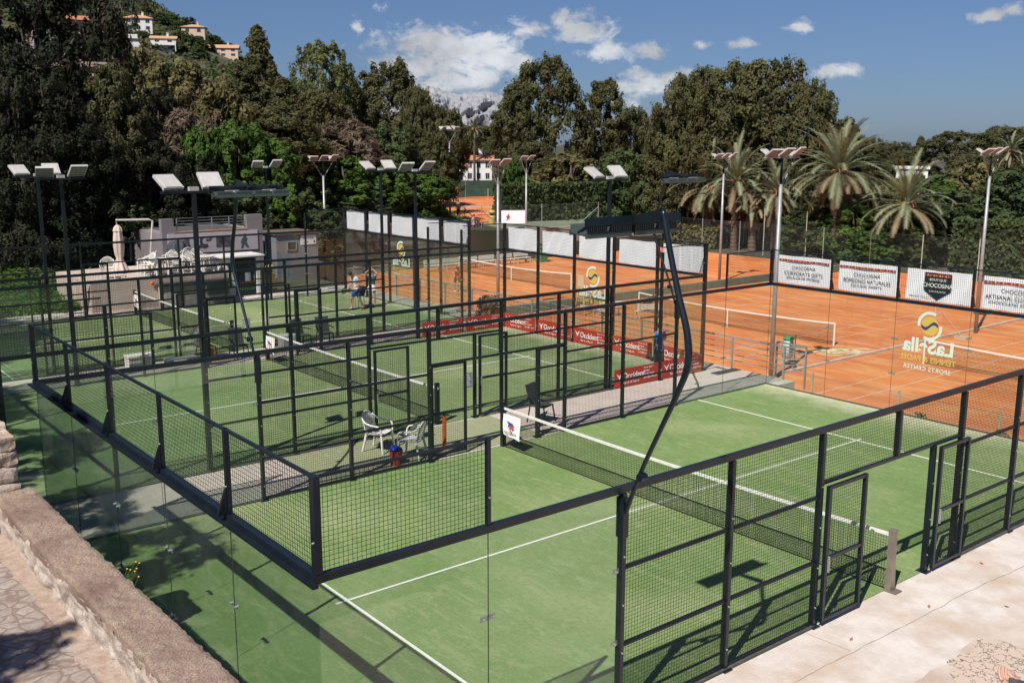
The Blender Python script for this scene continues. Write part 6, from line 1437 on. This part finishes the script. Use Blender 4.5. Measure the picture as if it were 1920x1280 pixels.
# hedges
def hedge(label, p, q, th, z0, h, ls=.22, dens=30, lm='gloss'):
    c = thing('hedge', label, 'hedge', (*p, z0)); p = np.array([*p, z0]); q = np.array([*q, z0]); d = q-p; L_ = np.linalg.norm(d); d = d/L_; n = np.array([d[1], -d[0], 0]); rg = np.random.default_rng(int(L_*10))
    k = int(dens*L_*(h*2+th)); S_ = rg.uniform(0, 1, k); f = rg.uniform(0, 1, k)*(2*h+th); C = np.zeros((k, 3)); N_ = np.zeros((k, 3))
    a = f < h; b = (f >= h) & (f < h+th); e = f >= h+th; dep = rg.uniform(-.16, .06, k)
    for msk, nn, oo in ((a, n, lambda v: n*(th/2)+np.array([0,0,1])*v[:, None]), (b, np.array([0,0,1.]), None), (e, -n, lambda v: -n*(th/2)+np.array([0,0,1])*(v-h-th)[:, None])):
        v = f[msk]
        C[msk] = oo(v) if oo else n*((v-h-th/2)[:, None])+np.array([0,0,h]); N_[msk] = nn
        C[msk] += nn*dep[msk][:, None]
    wob = np.array([noise.noise(Vector((s*L_*.9, z_*.9, 0)))*.22 for s, z_ in zip(S_, C[:, 2])])
    C += p+d*(S_*L_)[:, None]+N_*wob[:, None]
    o_ = quads('foliage', C-p, N_, ls, LM[lm], c, 1.5, .7, rg)
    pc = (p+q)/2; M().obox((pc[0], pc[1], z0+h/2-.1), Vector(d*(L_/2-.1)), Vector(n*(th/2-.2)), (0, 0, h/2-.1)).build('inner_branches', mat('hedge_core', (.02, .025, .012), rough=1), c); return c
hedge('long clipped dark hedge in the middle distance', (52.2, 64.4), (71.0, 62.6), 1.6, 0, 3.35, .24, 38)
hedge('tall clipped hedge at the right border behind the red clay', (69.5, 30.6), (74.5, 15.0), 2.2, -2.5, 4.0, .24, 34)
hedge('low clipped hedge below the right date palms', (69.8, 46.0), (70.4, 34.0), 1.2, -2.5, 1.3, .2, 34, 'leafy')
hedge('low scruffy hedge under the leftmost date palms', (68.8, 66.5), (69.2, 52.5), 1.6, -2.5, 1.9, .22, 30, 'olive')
hedge('low bank of ivy above the far wall left of the white banner', (43.5, 62.9), (47.4, 62.5), .9, .3, .5, .2, 60, 'gloss')
# shrubs: several small ones by the courts
def shrub(label, x, y, z, r, h, lm, n=900, ls=.12, name='shrub', cat='shrub', group=None):
    rg = np.random.default_rng(int(abs(x*13+y*7))); c = thing(name, label, cat, (x, y, z), 0, group); C, N_, B = crown_pts(rg, h, 2*r, .05, 26, r*.38, n//26, 'loose'); quads('foliage', C, N_, ls, LM[lm], c, 1.8, .6, rg)
    M().tube([(0, 0, -.1), (0, 0, h*.6)], [.03, .01], 5).build('stem', BARK, c, world=False); return c
shrub('dry reddish shrub outside the far corner of the middle court', 20.9, 24.6, 0, .55, .9, 'dry', 1400, .10)
shrub('little green weeds at the foot of the glass end wall, left tuft', 20.19, 5.2, -.3, .22, .42, 'leafy', 160, .05, group='weeds along the glass end wall')
shrub('weeds at the foot of the glass end wall, middle tuft', 20.19, 3.1, -.3, .25, .40, 'olive', 160, .05, group='weeds along the glass end wall')
shrub('weeds at the foot of the glass end wall, tuft nearest the front fence', 20.19, 1.3, -.3, .3, .45, 'leafy', 220, .05, group='weeds along the glass end wall')
# yellow flowering weed on top of the stone wall
c = thing('wild_flower', 'yellow flowered weed growing behind the capped stone wall', 'flower', (-1.22, 1.9, 2.55)); m = M(); fl = M(); rr = random.Random(4)
for i in range(16):
    a = rr.random()*6.28; L_ = .05+.08*rr.random(); t_ = Vector((-1.2+.14*math.cos(a)*rr.random()*2, 1.75+.42*rr.random(), 2.62+L_)); m.tube([(-1.24, t_.y-.05, 2.45), tuple(t_)], .004, 4); fl.ball(tuple(t_), .011, 4, (1, 1, .5))
m.build('stem', LM['leafy'], c); fl.build('blossom', mat('yellow_petal', (.75, .40, .02), rough=.7), c)
o = M().ball((-2.35, -.35, 2.41), .035, 5, (1.3, .8, .5)).build('dry_blossom', mat('orange_leaf', (.55, .20, .04), rough=.8)); tag(o, 'orange dry blossom lying on the cobbled path by the wall', 'leaf')
# undergrowth of the wooded bank, scrub of the mountain shoulder
def cover(name, gen, n, per, rr_, ls, lm, seed):
    rg = np.random.default_rng(seed); C, N_ = [], []
    for i in range(n):
        x, y = gen(rg); 
        if x is None: continue
        r = rr_*rg.uniform(.5, 1.4); z = T(x, y); d = sph(per, rg); d[:, 2] = np.abs(d[:, 2]); C.append(np.array([x, y, z-.1*r])+d*r*rg.uniform(.7, 1.05, per)[:, None]*np.array([1, 1, .75])); N_.append(d+np.array([0, 0, .3]))
    o = quads(name, np.concatenate(C), np.concatenate(N_), ls, LM[lm], None, 1.5, .5, rg); o['kind'] = 'stuff'; return o
def g_bank(rg):
    x = rg.uniform(-8, 22); y = rg.uniform(36.8, 60)
    if x < 8.2 and y < 47 or 8 < x < 14.4 and y < 41 or 13 < x < 22.3 and 40 < y < 47 or (14 < x < 22.3 and y < 40.4): return None, None
    return x, y
cover('undergrowth', g_bank, 620, 60, .8, .16, 'gloss', 31)
def g_bank2(rg): return (rg.uniform(22, 47), rg.uniform(63, 82))
cover('undergrowth', g_bank2, 420, 60, 1.2, .24, 'leafy', 32)
def g_grass(rg):
    x = rg.uniform(-1, 8.1) if rg.uniform() < .75 else rg.uniform(8.2, 13); y = rg.uniform(36.6, 47) if x < 8.1 else rg.uniform(40.8, 43.5); return x, y
cover('flowery_weeds', g_grass, 1100, 50, .45, .11, 'leafy', 33)
def g_hill(rg):
    while True:
        a = rad(rg.uniform(60, 86)); u = rg.uniform(230, 640); x = -4.1+u*math.cos(a); y = -8+u*math.sin(a)
        if T(x, y) > 6: return x, y
cover('hillside_scrub', g_hill, 2400, 34, 3.0, 1.0, 'gloss', 34)
cover('hillside_scrub', g_hill, 1100, 30, 2.4, .9, 'olive', 35)
def g_right(rg):
    while True:
        x, y = rg.uniform(72, 125), rg.uniform(12, 72)
        if not (x < 86 and y > 46): return x, y
cover('undergrowth', g_right, 700, 46, 1.3, .3, 'olive', 36)
def g_far(rg):
    while True:
        x, y = rg.uniform(60, 160), rg.uniform(60, 170)
        if abs(math.degrees(math.atan2(y+8, x+4))-53.6) > 3.0: return x, y
cover('undergrowth', g_far, 900, 46, 1.5, .34, 'gloss', 37)
# grey rock crown of the mountain shoulder
vs = []; n = 26
for j in range(n):
    for i in range(n):
        a, b = i/(n-1)*2-1, j/(n-1)*2-1; p = Vector((158+a*20, 497+b*14, 0)); hgt = 17*max(0, 1-(a*a+b*b))**.6+4*noise.fractal(Vector((a*3, b*3, 1)), 1, 2, 5)
        vs.append((p.x, p.y, T(p.x, p.y)-3+hgt))
o = M().add(vs, [(j*n+i, j*n+i+1, (j+1)*n+i+1, (j+1)*n+i) for j in range(n-1) for i in range(n-1)]).build('rock_outcrop', GREYROCK); o['kind'] = 'structure'

# ---------------------------------------------------------------- palms
FR = leafm('palm_frond_green', (.17, .20, .105), (.25, .26, .16), .3, .1); FD = leafm('palm_frond_dry', (.25, .20, .12), (.18, .14, .085), .3, .05); TRK = mat('palm_trunk', (.13, .085, .06), (.075, .05, .035), 7, rough=.95, bump=1.0, bscale=12)
def frond(m, o_, az_, el0, L_, droop, w, rg, nl=46):
    o_ = Vector(o_); d = Vector((math.cos(az_), math.sin(az_), 0)); s_ = Vector((-d.y, d.x, 0)); pts = []; p = o_.copy(); e = el0; st = L_/14
    for i in range(15): pts.append(p.copy()); p = p+(d*math.cos(e)+Vector((0,0,math.sin(e))))*st; e -= droop*(.35+i/8.5)/14
    m.tube(pts, [.035-.03*i/14 for i in range(15)], 4, cap=False)
    for i in range(nl):
        t = .14+.86*i/nl; q = t*14; j = min(13, int(q)); a = pts[j].lerp(pts[j+1], q-j); tg = (pts[j+1]-pts[j]).normalized(); ll = w*math.sin(math.pi*min(1, .15+.80*t))**.6*rg.uniform(.8, 1.1)
        up = s_.cross(tg)
        for sg in (-1, 1):
            tip = a+(s_*sg*.72+tg*.75+up*(-.15+rg.uniform(-.12, .12)) - Vector((0,0,.22)))*ll; wv = tg*.030
            m.add([a-wv, a+wv, tip], [(0, 1, 2)])
def palm(label, x, y, z, H, R_, nf, seed, ndry=22, skirt=0, tr=.32, lean=(0, 0), updry=0):
    c = thing('date_palm', label, 'palm tree', (x, y, z), 0, 'date palms'); rg = np.random.default_rng(seed)
    top = Vector((x+lean[0], y+lean[1], z+H)); pr = []; n = int(H/.16); vs = []; ns = 12
    for i in range(n+1):
        t = i/n; q = Vector((x, y, z-.5)).lerp(top, t); r = tr*(1.15-.25*t)*(1+.10*(i % 2))+(.12*max(0, (t-.86)/.14))
        for j in range(ns): a = j*2*math.pi/ns+(.26 if i % 2 else 0); vs.append((q.x+r*math.cos(a), q.y+r*math.sin(a), q.z))
    M().add(vs, [(i*ns+j, i*ns+(j+1)%ns, (i+1)*ns+(j+1)%ns, (i+1)*ns+j) for i in range(n) for j in range(ns)]).build('trunk', TRK, c)
    m = M()
    for i in range(nf):
        f = i/nf; el_ = rad(87-96*f**.8+rg.uniform(-7, 7)); frond(m, top+Vector((0,0,.25-.3*f)), i*2.399+rg.uniform(-.2, .2), el_, R_*rg.uniform(.92, 1.1), rad(30+38*f+22*rg.uniform(0, 1)), R_*.145, rg, 60)
    m.build('crown', FR, c)
    m = M()
    for i in range(ndry): frond(m, top-Vector((0,0,.15)), i*2.399+rg.uniform(-.3, .3), rad(rg.uniform(-34, 12)), R_*rg.uniform(.7, .98), rad(58), R_*.13, rg, 52)
    for i in range(skirt): frond(m, top-Vector((0,0,.4)), i*2.399, rad(rg.uniform(-78, -50)), R_*rg.uniform(.5, .75), rad(20), R_*.12, rg, 30)
    m.build('dry_fronds', FD, c)
    m = M()
    for i in range(10): a = i*.63; m.tube([top+Vector((0,0,.05)), top+Vector((.5*math.cos(a), .5*math.sin(a), .25)), top+Vector((.8*math.cos(a), .8*math.sin(a), -.15))], [.05, .06, .03], 5)
    m.build('flower_stalks', mat('palm_orange', (.42, .15, .05), rough=.8), c); return c
palm('biggest date palm, its crown high above the white banners', 69.6, 40.8, -2.5, 7.2, 4.9, 58, 1, 30, 5, .36)
palm('date palm right of the biggest one, nearest the dark hedge', 70.3, 35.3, -2.5, 4.8, 4.2, 40, 2, 16, 3, .28, (.2, -.2))
palm('date palm behind the tall mast left of the biggest one, drooping crown', 71.0, 48.0, -2.5, 5.2, 3.9, 30, 3, 22, 10, .27)
palm('middle date palm with a bright grey green crown, left group', 69.5, 51.3, -2.5, 6.1, 4.1, 42, 4, 18, 6, .3)
palm('leftmost date palm with long arching dry fronds beside the bow lamp', 70.6, 55.6, -2.5, 5.4, 4.6, 14, 5, 24, 10, .34)
palm('short palm trunk with a thick hanging skirt between two date palms', 70.2, 49.8, -2.5, 4.2, 3.0, 14, 6, 10, 26, .34)
palm('small distant palm in front of the white villa with tiled roofs', 108, 143, 0, 9.6, 2.2, 30, 7, 10, 8, .2)
palm('low distant palm right of the white villa chimney', 113.5, 136, 0, 4.2, 2.0, 26, 8, 8, 4, .25)
palm('small far palm right of the rightmost mast head', 118.2, 49.9, -.5, 6.6, 2.4, 30, 9, 10, 6, .22)
for kd in PR:                                          # any prototype that found no place
    for c, _, _ in PR[kd]:
        if c.location.z < -400:
            for ch in list(c.children): bpy.data.objects.remove(ch)
            bpy.data.objects.remove(c)
